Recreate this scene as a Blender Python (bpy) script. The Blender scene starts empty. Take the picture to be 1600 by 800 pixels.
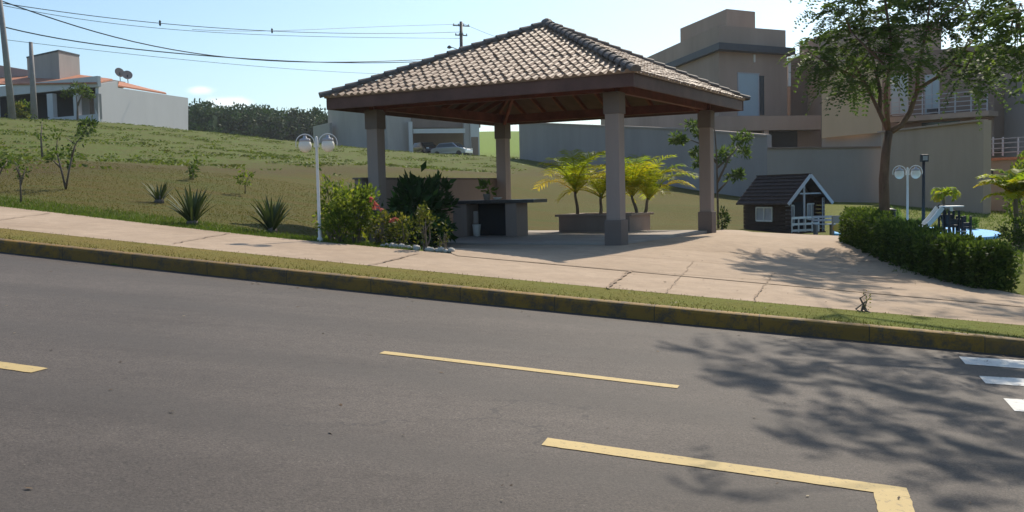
import bpy, math, random
import numpy as np
from mathutils import Matrix, Vector
R = math.radians
random.seed(7); rng = np.random.default_rng(7)
scene = bpy.context.scene
COL = scene.collection

# ------------------------------------------------------------------ camera, sky, sun, exposure
FPX = 1546.6; PITCH = 0.0635; ROLL = 0.0234
cp, sp = math.cos(PITCH), math.sin(PITCH)
W_ = np.array([0, cp, -sp]); U0 = np.array([0, sp, cp]); R0 = np.array([1., 0, 0])
R_ = R0*math.cos(ROLL) - U0*math.sin(ROLL); U_ = U0*math.cos(ROLL) + R0*math.sin(ROLL)
cam_d = bpy.data.cameras.new('camera'); cam = bpy.data.objects.new('camera', cam_d); COL.objects.link(cam)
cam.matrix_world = Matrix(((R_[0], U_[0], -W_[0], 0), (R_[1], U_[1], -W_[1], 0), (R_[2], U_[2], -W_[2], 0), (0, 0, 0, 1)))
cam_d.sensor_width = 36; cam_d.lens = FPX/1600*36; cam_d.clip_start = 0.05; cam_d.clip_end = 3000
scene.camera = cam

SUN_AZ, SUN_EL = 27.5, 43.5          # azimuth to the right of +Y
world = bpy.data.worlds.new('World'); scene.world = world; world.use_nodes = True
wn = world.node_tree; wn.nodes.clear()
sky = wn.nodes.new('ShaderNodeTexSky'); sky.sky_type = 'NISHITA'; sky.sun_disc = False
sky.sun_elevation = R(SUN_EL); sky.sun_rotation = R(SUN_AZ)
sky.air_density = 1.0; sky.dust_density = 1.6; sky.ozone_density = 1.3; sky.altitude = 300
bg = wn.nodes.new('ShaderNodeBackground'); bg.inputs['Strength'].default_value = 0.115
wo = wn.nodes.new('ShaderNodeOutputWorld')
sun_d = bpy.data.lights.new('sun', 'SUN'); sun_d.energy = 4.0; sun_d.angle = R(0.75); sun_d.color = (1.0, 0.90, 0.75)
sun = bpy.data.objects.new('sun', sun_d); COL.objects.link(sun); sun.location = (20, 30, 40)
sdir = Vector((math.sin(R(SUN_AZ))*math.cos(R(SUN_EL)), math.cos(R(SUN_AZ))*math.cos(R(SUN_EL)), math.sin(R(SUN_EL))))
sun.rotation_euler = sdir.to_track_quat('Z', 'Y').to_euler()
vs = scene.view_settings
vs.view_transform = 'Standard'; vs.look = 'None'; vs.gamma = 1; vs.use_curve_mapping = False; vs.exposure = 0.38

# ------------------------------------------------------------------ picking points in the place
def ray(px, py):
    return W_ + (px-800)/FPX*R_ - (py-400)/FPX*U_
def P(px, py, d):                    # the point seen at (px,py) of the 1600x800 photo, d metres deep
    return ray(px, py)*d
TH = 0.2823
N = np.array([math.cos(TH), -math.sin(TH)]); M = np.array([math.sin(TH), math.cos(TH)])   # along / across the road
EYE = 1.5; RA, RB = -0.08449, 0.03395
def road_z(x, y): return -EYE + RA*x + RB*y
def xy(n, m): return N*n + M*m
def kerb_m(n):
    t = np.asarray(n)+4.0; a = np.abs(t); c = np.minimum(a, 7.0)
    return 9.64 + .0058*(c*c + 2*7.0*np.maximum(a-7.0, 0)*.6)

# ------------------------------------------------------------------ terrain height (thin plate spline through surveyed points)
KP = 0.963; AZ = 1.0701
PA = np.array([math.cos(AZ), math.sin(AZ)]); PB = np.array([-math.sin(AZ), math.cos(AZ)])
PF = np.array([1.8623, 17.5625])*KP; LA = 5.2658*KP; LB = 5.1888*KP; OA = .69*KP; OB = .62*KP
ZS = -.895                           # pavilion floor
ctl = [P(*a) for a in (
    (0,290,20.5),(0,250,27),(0,215,43),(0,184,76),(-200,180,80),(-200,290,22),(-200,240,34),(-250,330,19),
    (150,300,20.5),(150,255,28),(150,222,45),(150,190,78),
    (300,330,18.5),(300,300,22.5),(300,262,31),(300,230,52),(294,205,88),
    (450,340,18.5),(450,300,25),(450,262,38),(450,222,92),
    (560,232,98),(650,262,58),(650,243,100),(700,275,38),(750,246,103),(780,224,140),(780,205,200),
    (840,352,27),(840,310,37),(840,275,52),(830,250,76),
    (960,352,27),(960,315,38),(960,275,62),(1060,350,27),(1060,320,36),(1075,296,53),
    (1130,356,25.5),(1130,318,40),(1240,366,27),(1200,313,46),(1290,352,31),(1380,316,45),(1380,345,31),
    (1450,324,41),(1536,334,36),(1600,342,34),(1700,350,34),(1470,373,23.5),(1560,369,24.5),(1590,415,15.3),
    (1150,365,23),(1240,376,20.8),(1315,385,18.7),(1575,461,12.84),(1250,410,16.5),(1400,405,16.5))]
for q in ((-.1,-.1),(.5,-.2),(1,-.15),(-.12,.5),(-.12,.25),(.5,.5),(1,.5)):
    p = PF + PA*LA*q[0] + PB*LB*q[1]; ctl.append(np.array([p[0], p[1], -.95-.03*q[0]]))
ctl.append(np.array([-2.9, 18.9, -.86])); ctl.append(np.array([-1.6, 16.4, -.90])); ctl.append(np.array([.6, 14.2, -.95])); ctl.append(np.array([-2.7, 20.4, -.7]))
for n in (-60,-40,-25,-16,-9,-4,0,4,9,16,30,50):
    for m in (9.8, 12.8) if abs(n) < 20 else (10,):
        p = xy(n, m); ctl.append(np.array([p[0], p[1], road_z(*p)+.14]))
for q in ((-160,120,7),(-120,260,9),(0,320,16),(120,260,4),(160,120,-2),(60,70,-1.5),(90,30,-5),(40,45,-1.5),(-120,30,6),(-60,55,6.2),(30,90,2.5),(-300,400,10),(300,400,5),(0,600,18),(-60,140,7.5),(-20,140,7.2)):
    ctl.append(np.array(q, float))
ctl = np.array(ctl)
def _phi(r2): return .5*r2*np.log(r2+1e-9)
def _fit():
    n = len(ctl); xyc = ctl[:, :2]/50
    d2 = ((xyc[:, None]-xyc[None])**2).sum(-1)
    K = _phi(d2)+np.eye(n)*2e-4; Q = np.c_[np.ones(n), xyc]
    A = np.block([[K, Q], [Q.T, np.zeros((3, 3))]])
    return np.linalg.solve(A, np.r_[ctl[:, 2], 0, 0, 0]), xyc
_w, _xyc = _fit()
def sstep(a, b, t): t = np.clip((t-a)/(b-a), 0, 1); return t*t*(3-2*t)
def gz(x, y):
    x = np.atleast_1d(np.asarray(x, float)); y = np.atleast_1d(np.asarray(y, float)); sh = x.shape
    p = np.c_[x.ravel(), y.ravel()]
    out = np.empty(len(p))
    for i in range(0, len(p), 20000):
        q = p[i:i+20000]/50
        d2 = ((q[:, None]-_xyc[None])**2).sum(-1)
        out[i:i+20000] = _phi(d2)@_w[:-3] + _w[-3] + q@_w[-2:]
    n = p@N; m = p@M
    pl = road_z(p[:, 0], p[:, 1])+.14
    far = sstep(12.6, 15.5, m-np.clip(-n-8, 0, 8)*.1)
    near_road = 1-sstep(60, 120, np.abs(n))
    z = out*far + pl*(1-far)
    # the level bench the pavilion stands on
    l = p-PF; ua = l@PA; ub = l@PB
    ins = sstep(-1.0, -.15, ua)*sstep(-.8, -.1, ub)*(1-sstep(LA+1.5, LA+2.6, ua))*(1-sstep(LB, LB+.5, ub))
    z = z*(1-ins) + (ZS-.06-.03*np.clip(ua/LA, 0, 1))*ins
    return z.reshape(sh)
def g1(x, y): return float(gz(x, y)[0])
def ground_hit(px, py, d0=6, d1=140):        # where the sight line through a pixel meets the ground
    r = ray(px, py); ds = np.linspace(d0, d1, 1500)
    h = r[2]*ds - gz(r[0]*ds, r[1]*ds)
    i = np.argmax(h < 0) if (h < 0).any() else len(ds)-1
    d = ds[i]; p = r*d; return np.array([p[0], p[1], g1(p[0], p[1])])
def stand(px, d):                             # ground point below the photo column px at depth d
    r = ray(px, 310); p = r*d; return np.array([p[0], p[1], g1(p[0], p[1])])

# ------------------------------------------------------------------ materials
def new_mat(name):
    m = bpy.data.materials.new(name); m.use_nodes = True; nt = m.node_tree; nt.nodes.clear()
    o = nt.nodes.new('ShaderNodeOutputMaterial'); return m, nt, o
def lnk(nt, a, b): nt.links.new(a, b)
def noise(nt, scale, detail=4, rough=.6, vec=None, dist=0):
    n = nt.nodes.new('ShaderNodeTexNoise'); n.inputs['Scale'].default_value = scale; n.inputs['Detail'].default_value = detail
    n.inputs['Roughness'].default_value = rough; n.inputs['Distortion'].default_value = dist
    if vec: lnk(nt, vec, n.inputs['Vector'])
    return n
def ramp(nt, fac, stops):
    r = nt.nodes.new('ShaderNodeValToRGB'); e = r.color_ramp.elements
    while len(e) < len(stops): e.new(.5)
    for k, (p, c) in zip(e, stops): k.position = p; k.color = (*c, 1) if len(c) == 3 else c
    lnk(nt, fac, r.inputs['Fac']); return r.outputs['Color']
def mixc(nt, fac, a, b, mode='MIX'):
    x = nt.nodes.new('ShaderNodeMix'); x.data_type = 'RGBA'; x.blend_type = mode
    for s, v in ((x.inputs['Factor'], fac), (x.inputs[6], a), (x.inputs[7], b)):
        if hasattr(v, 'links'): lnk(nt, v, s)
        elif isinstance(v, (int, float)): s.default_value = v
        else: s.default_value = (*v, 1)
    return x.outputs[2]
def mth(nt, op, a, b=None):
    x = nt.nodes.new('ShaderNodeMath'); x.operation = op
    for s, v in zip(x.inputs, (a, b)):
        if v is None: continue
        if hasattr(v, 'links'): lnk(nt, v, s)
        else: s.default_value = v
    return x.outputs[0]
def coords(nt, scale=(1, 1, 1), rot=0, kind='Object'):
    t = nt.nodes.new('ShaderNodeTexCoord'); mp = nt.nodes.new('ShaderNodeMapping')
    mp.inputs['Scale'].default_value = scale; mp.inputs['Rotation'].default_value[2] = rot
    lnk(nt, t.outputs[kind], mp.inputs['Vector']); return mp.outputs['Vector']
def bump(nt, h, strength, dist=.01):
    b = nt.nodes.new('ShaderNodeBump'); b.inputs['Strength'].default_value = strength; b.inputs['Distance'].default_value = dist
    lnk(nt, h, b.inputs['Height']); return b.outputs['Normal']
def prin(nt, o, col, rough=.7, normal=None, spec=.4, metal=0):
    b = nt.nodes.new('ShaderNodeBsdfPrincipled')
    for s, v in ((b.inputs['Base Color'], col), (b.inputs['Roughness'], rough)):
        if hasattr(v, 'links'): lnk(nt, v, s)
        else: s.default_value = (*v, 1) if isinstance(v, tuple) else v
    b.inputs['Specular IOR Level'].default_value = spec; b.inputs['Metallic'].default_value = metal
    if normal: lnk(nt, normal, b.inputs['Normal'])
    lnk(nt, b.outputs[0], o.inputs['Surface']); return b
def plain(name, col, rough=.7, var=.18, scale=3.0, bmp=.15, bscale=40, spec=.35, metal=0, streak=False):
    """painted / plastered / wooden surface: base colour with large stains, fine grain and a little relief"""
    m, nt, o = new_mat(name)
    v = coords(nt, (1, 1, .25) if streak else (1, 1, 1))
    n1 = noise(nt, scale, 5, .65, v); n2 = noise(nt, bscale, 3, .6, coords(nt))
    lo = tuple(c*(1-var) for c in col); hi = tuple(min(1, c*(1+var)) for c in col)
    c = ramp(nt, n1.outputs['Fac'], [(.3, lo), (.7, hi)])
    c = mixc(nt, .12, c, n2.outputs['Color'], 'SOFT_LIGHT')
    prin(nt, o, c, rough, bump(nt, n2.outputs['Fac'], bmp, .01) if bmp else None, spec, metal); return m
def leafmat(name, stops, trans=.35, rough=.6, tcol=None):
    """leaf: colour from the leaf's own random value, part of the light passes through"""
    m, nt, o = new_mat(name)
    a = nt.nodes.new('ShaderNodeAttribute'); a.attribute_name = 'rnd'
    c = ramp(nt, a.outputs['Fac'], stops)
    b = nt.nodes.new('ShaderNodeBsdfPrincipled'); lnk(nt, c, b.inputs['Base Color']); b.inputs['Roughness'].default_value = rough
    b.inputs['Specular IOR Level'].default_value = .14
    t = nt.nodes.new('ShaderNodeBsdfTranslucent')
    lnk(nt, mixc(nt, 1.0, c, tcol or (1.25, 1.3, .6), 'MULTIPLY'), t.inputs['Color'])
    x = nt.nodes.new('ShaderNodeMixShader'); x.inputs[0].default_value = trans
    lnk(nt, b.outputs[0], x.inputs[1]); lnk(nt, t.outputs[0], x.inputs[2]); lnk(nt, x.outputs[0], o.inputs['Surface']); return m
MT = {}
def build_materials():
    # asphalt
    m, nt, o = new_mat('asphalt'); v = coords(nt)
    big = noise(nt, .35, 5, .6, v); stre = noise(nt, 1.0, 5, .65, coords(nt, (.18, 1.9, 1), TH)); fine = noise(nt, 70, 4, .85, v); mid = noise(nt, 9, 5, .75, v)
    c = ramp(nt, stre.outputs['Fac'], [(.32, (.060, .050, .044)), (.68, (.108, .092, .081))])
    c = mixc(nt, .55, c, ramp(nt, big.outputs['Fac'], [(.3, (.055, .046, .041)), (.7, (.106, .090, .080))]))
    c = mixc(nt, .8, c, ramp(nt, fine.outputs['Fac'], [(.33, (.12, .115, .11)), (.66, (.80, .76, .72))]), 'OVERLAY')
    c = mixc(nt, .35, c, ramp(nt, mid.outputs['Fac'], [(.3, (.3, .3, .3)), (.7, (.7, .7, .7))]), 'OVERLAY')
    vor = nt.nodes.new('ShaderNodeTexVoronoi'); vor.inputs['Scale'].default_value = 34; lnk(nt, v, vor.inputs['Vector'])
    spk = mth(nt, 'LESS_THAN', vor.outputs['Distance'], .10)
    sel = mth(nt, 'GREATER_THAN', noise(nt, 60, 0, .5, v).outputs['Fac'], .60)
    c = mixc(nt, mth(nt, 'MULTIPLY', mth(nt, 'MULTIPLY', spk, sel), .45), c, (.34, .32, .29))
    # wheel tracks along the lane and scattered oil drips
    sx = nt.nodes.new('ShaderNodeSeparateXYZ'); lnk(nt, v, sx.inputs[0])
    mm = mth(nt, 'ADD', mth(nt, 'MULTIPLY', sx.outputs[0], float(M[0])), mth(nt, 'MULTIPLY', sx.outputs[1], float(M[1])))
    wv = mth(nt, 'SINE', mth(nt, 'ADD', mth(nt, 'MULTIPLY', mm, 4.1), mth(nt, 'MULTIPLY', big.outputs['Fac'], 3.0)))
    c = mixc(nt, mth(nt, 'MULTIPLY', mth(nt, 'MAXIMUM', wv, 0.0), mth(nt, 'MULTIPLY', stre.outputs['Fac'], .8)), c, (.056, .048, .042))
    vo = nt.nodes.new('ShaderNodeTexVoronoi'); vo.inputs['Scale'].default_value = 1.3; lnk(nt, v, vo.inputs['Vector'])
    oil = nt.nodes.new('ShaderNodeMapRange'); oil.inputs['From Min'].default_value = .16; oil.inputs['From Max'].default_value = .02; lnk(nt, mth(nt, 'ADD', vo.outputs['Distance'], mth(nt, 'MULTIPLY', mid.outputs['Fac'], .12)), oil.inputs['Value'])
    c = mixc(nt, mth(nt, 'MULTIPLY', oil.outputs['Result'], .6), c, (.05, .044, .04))
    # a few wandering hairline cracks
    vc = nt.nodes.new('ShaderNodeTexVoronoi'); vc.feature = 'DISTANCE_TO_EDGE'; vc.inputs['Scale'].default_value = .42
    nw = noise(nt, 2.2, 4, .7, v); vm = nt.nodes.new('ShaderNodeVectorMath'); vm.operation = 'MULTIPLY_ADD'
    lnk(nt, nw.outputs['Color'], vm.inputs[0]); vm.inputs[1].default_value = (.55, .55, .55); lnk(nt, v, vm.inputs[2]); lnk(nt, vm.outputs[0], vc.inputs['Vector'])
    cr = mth(nt, 'MULTIPLY', mth(nt, 'LESS_THAN', vc.outputs['Distance'], .0035), mth(nt, 'GREATER_THAN', noise(nt, .6, 2, .5, v).outputs['Fac'], .56))
    c = mixc(nt, mth(nt, 'MULTIPLY', cr, .55), c, (.035, .032, .03))
    prin(nt, o, c, .78, bump(nt, fine.outputs['Fac'], .5, .006), .35); MT['asphalt'] = m
    # pavement concrete, warm
    m, nt, o = new_mat('pavement'); v = coords(nt)
    big = noise(nt, .55, 5, .65, v); mid = noise(nt, 4, 5, .7, v); fine = noise(nt, 70, 3, .7, v)
    c = ramp(nt, big.outputs['Fac'], [(.3, (.33, .24, .165)), (.7, (.425, .32, .23))])
    c = mixc(nt, .5, c, ramp(nt, mid.outputs['Fac'], [(.3, (.38, .38, .38)), (.7, (.62, .62, .62))]), 'OVERLAY')
    c = mixc(nt, .3, c, ramp(nt, fine.outputs['Fac'], [(.3, (.3, .3, .3)), (.7, (.7, .7, .7))]), 'OVERLAY')
    prin(nt, o, c, .88, bump(nt, fine.outputs['Fac'], .3, .004), .25); MT['pavement'] = m
    # lawn and the rough field: zones by place, patches by noise
    m, nt, o = new_mat('lawn'); v = coords(nt)
    sx = nt.nodes.new('ShaderNodeSeparateXYZ'); lnk(nt, v, sx.inputs[0])
    mm = mth(nt, 'ADD', mth(nt, 'MULTIPLY', sx.outputs[0], float(M[0])), mth(nt, 'MULTIPLY', sx.outputs[1], float(M[1])))
    nn = mth(nt, 'ADD', mth(nt, 'MULTIPLY', sx.outputs[0], float(N[0])), mth(nt, 'MULTIPLY', sx.outputs[1], float(N[1])))
    big = noise(nt, .35, 5, .65, v, .4); mid = noise(nt, 1.6, 5, .7, v); fine = noise(nt, 22, 4, .75, v)
    strm = noise(nt, .9, 5, .7, coords(nt, (.35, 1.6, 1), TH))
    wob = mth(nt, 'MULTIPLY', mth(nt, 'SUBTRACT', big.outputs['Fac'], .5), 9.0)
    edge = mth(nt, 'ADD', mth(nt, 'ADD', mth(nt, 'MULTIPLY', sx.outputs[0], -.92), mth(nt, 'MULTIPLY', sx.outputs[1], .39)), mth(nt, 'MULTIPLY', wob, .5))       # boundary runs askew to the road
    def zone(a, b):
        r = nt.nodes.new('ShaderNodeMapRange'); r.interpolation_type = 'SMOOTHSTEP'; r.inputs['From Min'].default_value = a; r.inputs['From Max'].default_value = b
        lnk(nt, edge, r.inputs['Value']); return r.outputs['Result']
    dry = ramp(nt, strm.outputs['Fac'], [(.26, (.108, .078, .021)), (.46, (.104, .088, .022)), (.64, (.084, .092, .020)), (.8, (.072, .095, .019))])
    brown = ramp(nt, mid.outputs['Fac'], [(.3, (.088, .062, .030)), (.5, (.10, .078, .028)), (.68, (.082, .088, .024))])
    green = ramp(nt, mid.outputs['Fac'], [(.28, (.115, .095, .04)), (.45, (.11, .115, .034)), (.62, (.105, .145, .03)), (.8, (.14, .175, .038))])
    c = mixc(nt, zone(18.0, 20.8), dry, brown); c = mixc(nt, zone(20.5, 27.0), c, green)
    # greener fringe beside the pavement, greener lawn at the playground side
    fr = nt.nodes.new('ShaderNodeMapRange'); fr.inputs['From Min'].default_value = 15.2; fr.inputs['From Max'].default_value = 12.8; lnk(nt, mth(nt, 'ADD', mth(nt, 'SUBTRACT', mm, mth(nt, 'MULTIPLY', mth(nt, 'MAXIMUM', mth(nt, 'SUBTRACT', -8.0, nn), 0.0), .12)), mth(nt, 'MULTIPLY', wob, .25)), fr.inputs['Value'])
    c = mixc(nt, mth(nt, 'MULTIPLY', fr.outputs['Result'], .85), c, ramp(nt, mid.outputs['Fac'], [(.3, (.085, .115, .02)), (.7, (.12, .165, .03))]))
    pg = nt.nodes.new('ShaderNodeMapRange'); pg.inputs['From Min'].default_value = -1.5; pg.inputs['From Max'].default_value = 2.0; lnk(nt, mth(nt, 'ADD', nn, mth(nt, 'MULTIPLY', wob, .2)), pg.inputs['Value'])
    c = mixc(nt, mth(nt, 'MULTIPLY', pg.outputs['Result'], .9), c, ramp(nt, mid.outputs['Fac'], [(.3, (.125, .14, .028)), (.7, (.17, .19, .04))]))
    far = nt.nodes.new('ShaderNodeMapRange'); far.inputs['From Min'].default_value = 95; far.inputs['From Max'].default_value = 120; lnk(nt, sx.outputs[1], far.inputs['Value'])
    c = mixc(nt, far.outputs['Result'], c, (.17, .24, .045))
    c = mixc(nt, .6, c, ramp(nt, fine.outputs['Fac'], [(.3, (.25, .25, .25)), (.72, (.75, .75, .75))]), 'OVERLAY')
    prin(nt, o, c, .95, bump(nt, fine.outputs['Fac'], .7, .05), .1); MT['lawn'] = m
    # yellow kerb, paint worn
    def worn(name, paint, under, thr, sc=9, rough=.75):
        m, nt, o = new_mat(name); v = coords(nt)
        n1 = noise(nt, sc, 6, .75, v); n2 = noise(nt, 60, 3, .7, v); n3 = noise(nt, 1.2, 4, .6, v)
        f = ramp(nt, mth(nt, 'ADD', mth(nt, 'MULTIPLY', n1.outputs['Fac'], .7), mth(nt, 'MULTIPLY', n2.outputs['Fac'], .3)), [(thr-.05, (0, 0, 0)), (thr+.06, (1, 1, 1))])
        p = ramp(nt, n3.outputs['Fac'], [(.3, tuple(x*.8 for x in paint)), (.7, paint)])
        c = mixc(nt, f, under, p)
        if name == 'kerb_paint':
            sx = nt.nodes.new('ShaderNodeSeparateXYZ'); lnk(nt, v, sx.inputs[0])
            nn = mth(nt, 'ADD', mth(nt, 'MULTIPLY', sx.outputs[0], float(N[0])), mth(nt, 'MULTIPLY', sx.outputs[1], float(N[1])))
            fr = mth(nt, 'FRACT', mth(nt, 'ADD', nn, 100.37)); c = mixc(nt, mth(nt, 'LESS_THAN', fr, .010), c, (.07, .05, .03))
            blk = nt.nodes.new('ShaderNodeTexWhiteNoise'); blk.noise_dimensions = '1D'; lnk(nt, mth(nt, 'FLOOR', mth(nt, 'ADD', nn, 100.37)), blk.inputs['W'])
            c = mixc(nt, mth(nt, 'MULTIPLY', blk.outputs['Value'], .45), c, (.10, .075, .045))
        prin(nt, o, c, rough, bump(nt, n2.outputs['Fac'], .3, .004), .3); MT[name] = m
    worn('kerb_paint', (.29, .16, .026), (.10, .072, .046), .47, 6)
    worn('road_yellow', (.58, .43, .19), (.18, .145, .10), .395, 26)
    worn('road_white', (.74, .72, .67), (.2, .185, .165), .40, 24)
    m, nt, o = new_mat('roof_tile'); a = nt.nodes.new('ShaderNodeAttribute'); a.attribute_name = 'rnd'
    c = ramp(nt, a.outputs['Fac'], [(0, (.28, .18, .12)), (.45, (.32, .212, .146)), (.9, (.355, .24, .166)), (1, (.275, .2, .148))])
    n1 = noise(nt, 14, 4, .7, coords(nt)); c = mixc(nt, .5, c, ramp(nt, n1.outputs['Fac'], [(.3, (.3, .3, .3)), (.7, (.65, .65, .65))]), 'OVERLAY')
    prin(nt, o, c, .58, None, .28); MT['roof_tile'] = m
    MT['ridge_tile'] = plain('ridge_tile', (.15, .125, .11), .7, .3, 8)
    MT['wood_red'] = plain('wood_red', (.17, .045, .03), .6, .35, 3, .2, 25)
    MT['wood_fascia'] = plain('wood_fascia', (.13, .066, .052), .65, .3, 2.2, .2, 25)
    MT['wood_ceiling'] = plain('wood_ceiling', (.10, .055, .042), .7, .3, 4, .2, 25)
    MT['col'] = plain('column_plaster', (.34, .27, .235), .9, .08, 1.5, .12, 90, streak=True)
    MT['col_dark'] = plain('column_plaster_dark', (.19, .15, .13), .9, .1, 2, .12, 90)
    MT['slab'] = plain('slab_concrete', (.36, .31, .265), .9, .15, 1.5, .2, 40)
    MT['planter'] = plain('planter_plaster', (.30, .23, .195), .9, .1, 2, .12, 60, streak=True)
    MT['granite'] = plain('dark_granite', (.05, .045, .045), .35, .3, 30, .05, 60, .5)
    MT['bark'] = plain('bark', (.17, .105, .07), .9, .4, 9, .6, 22, streak=True)
    MT['bark_grey'] = plain('bark_grey', (.15, .12, .095), .9, .35, 9, .5, 25, streak=True)
    MT['white'] = plain('white_paint', (.74, .73, .70), .45, .07, 4, .05, 50)
    MT['black'] = plain('black_metal', (.02, .02, .022), .5, .2, 6, .05, 50)
    MT['stone'] = plain('white_stone', (.46, .43, .39), .9, .25, 14, .4, 30)
    MT['log_brown'] = plain('log_brown', (.05, .027, .02), .7, .3, 5, .2, 20)
    MT['shingle'] = plain('brown_shingle', (.055, .036, .032), .85, .25, 6, .3, 25)
    MT['lilac_trim'] = plain('pale_trim', (.42, .41, .43), .6, .1, 4, .05)
    MT['blue'] = plain('blue_rubber', (.12, .42, .78), .75, .12, 2, .1, 40)
    MT['yellow_plastic'] = plain('yellow_plastic', (.62, .36, .05), .5, .1)
    MT['dark_plastic'] = plain('dark_plastic', (.018, .022, .03), .55, .2)
    MT['house_white'] = plain('house_white', (.62, .60, .60), .9, .05, .5, .05, 20, streak=True)
    MT['house_grey'] = plain('house_grey', (0.380, 0.340, 0.317), .9, .14, .5, .05, 20, streak=True)
    MT['house_pink'] = plain('house_pink', (0.440, 0.319, 0.297), .9, .14, .5, .05, 20, streak=True)
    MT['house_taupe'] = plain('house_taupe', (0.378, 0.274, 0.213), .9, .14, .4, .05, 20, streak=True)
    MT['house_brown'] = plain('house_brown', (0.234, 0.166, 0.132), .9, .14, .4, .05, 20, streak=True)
    MT['house_tan'] = plain('house_tan', (.58, .39, .24), .9, .10, .4, .05, 20, streak=True)
    MT['house_beige'] = plain('house_beige', (0.427, 0.312, 0.230), .9, .14, .35, .05, 20, streak=True)
    MT['wall_grey'] = plain('wall_grey', (0.334, 0.283, 0.248), .9, .14, .3, .05, 20, streak=True)
    MT['wall_blue'] = plain('wall_bluegrey', (0.297, 0.268, 0.255), .9, .14, .3, .05, 20, streak=True)
    MT['fascia_dark'] = plain('fascia_dark', (.055, .06, .07), .6, .1)
    MT['clay'] = plain('clay_tiles', (.44, .18, .10), .8, .25, 2.5, .3, 6)
    MT['concrete'] = plain('concrete_pole', (.27, .25, .24), .9, .15, 2, .2, 30)
    MT['wire'] = plain('wire', (.02, .02, .02), .6, .1)
    MT['dark_gap'] = plain('dark_interior', (.04, .04, .043), .9, .15, 1)  # near-black stands in for the shade inside hollows and openings
    MT['shutter'] = plain('shutter_blue', (.36, .45, .49), .6, .06, 1)
    m, nt, o = new_mat('glass_dark'); b = prin(nt, o, (.04, .055, .065), .12, None, .6); MT['glass'] = m
    m, nt, o = new_mat('globe_glass'); b = prin(nt, o, (.84, .81, .73), .4, None, .2)
    b.inputs['Subsurface Weight'].default_value = .6; b.inputs['Subsurface Radius'].default_value = (.08, .08, .07); MT['globe'] = m
    m, nt, o = new_mat('car_silver'); b = prin(nt, o, (.45, .47, .50), .25, None, .5, .6); b.inputs['Coat Weight'].default_value = .6; MT['silver'] = m
    m, nt, o = new_mat('car_dark'); b = prin(nt, o, (.02, .025, .035), .25, None, .5, .2); b.inputs['Coat Weight'].default_value = .6; MT['car_dark'] = m
    MT['rubber'] = plain('rubber', (.02, .02, .02), .8, .1)
    MT['red'] = plain('red_plastic', (.55, .04, .04), .5, .1)
    L = leafmat
    MT['leaf_tree'] = L('leaf_tree', [(0, (.055, .088, .034)), (.5, (.088, .135, .044)), (1, (.135, .185, .055))], .5)
    MT['leaf_hedge'] = L('leaf_hedge', [(0, (.034, .058, .016)), (.6, (.07, .11, .026)), (1, (.14, .19, .042))], .42)
    MT['leaf_dark'] = L('leaf_dark', [(0, (.022, .048, .018)), (.7, (.042, .092, .026)), (1, (.085, .17, .038))], .35, .4)
    MT['leaf_shrub'] = L('leaf_shrub', [(0, (.07, .105, .022)), (.6, (.14, .19, .035)), (1, (.27, .29, .05))], .5)
    MT['leaf_olive'] = L('leaf_olive', [(0, (.065, .075, .02)), (.6, (.12, .14, .03)), (1, (.22, .19, .05))], .4)
    MT['leaf_palm'] = L('leaf_palm', [(0, (.19, .28, .03)), (.5, (.34, .40, .04)), (1, (.58, .44, .04))], .62, .45, (1.3, 1.25, .45))
    MT['leaf_agave'] = L('leaf_agave', [(0, (.045, .065, .032)), (.6, (.07, .095, .045)), (1, (.13, .135, .06))], .15)
    MT['leaf_far'] = L('leaf_far', [(0, (.018, .042, .012)), (.6, (.034, .072, .018)), (1, (.065, .115, .028))], .15)
    MT['leaf_light'] = L('leaf_light', [(0, (.075, .12, .03)), (.6, (.12, .19, .045)), (1, (.2, .26, .07))], .45)
    MT['flower'] = L('flower_pink', [(0, (.55, .13, .12)), (1, (.75, .28, .22))], .4, .6, (1, 1, 1))
    MT['grass'] = L('grass', [(0, (.10, .078, .021)), (.5, (.102, .094, .022)), (1, (.085, .11, .022))], .4)
    MT['grass_green'] = L('grass_green', [(0, (.06, .09, .016)), (.5, (.095, .145, .025)), (1, (.15, .2, .036))], .35)
    MT['weed'] = L('weed', [(0, (.10, .10, .035)), (.5, (.11, .145, .035)), (1, (.17, .20, .05))], .35)
build_materials()

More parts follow.
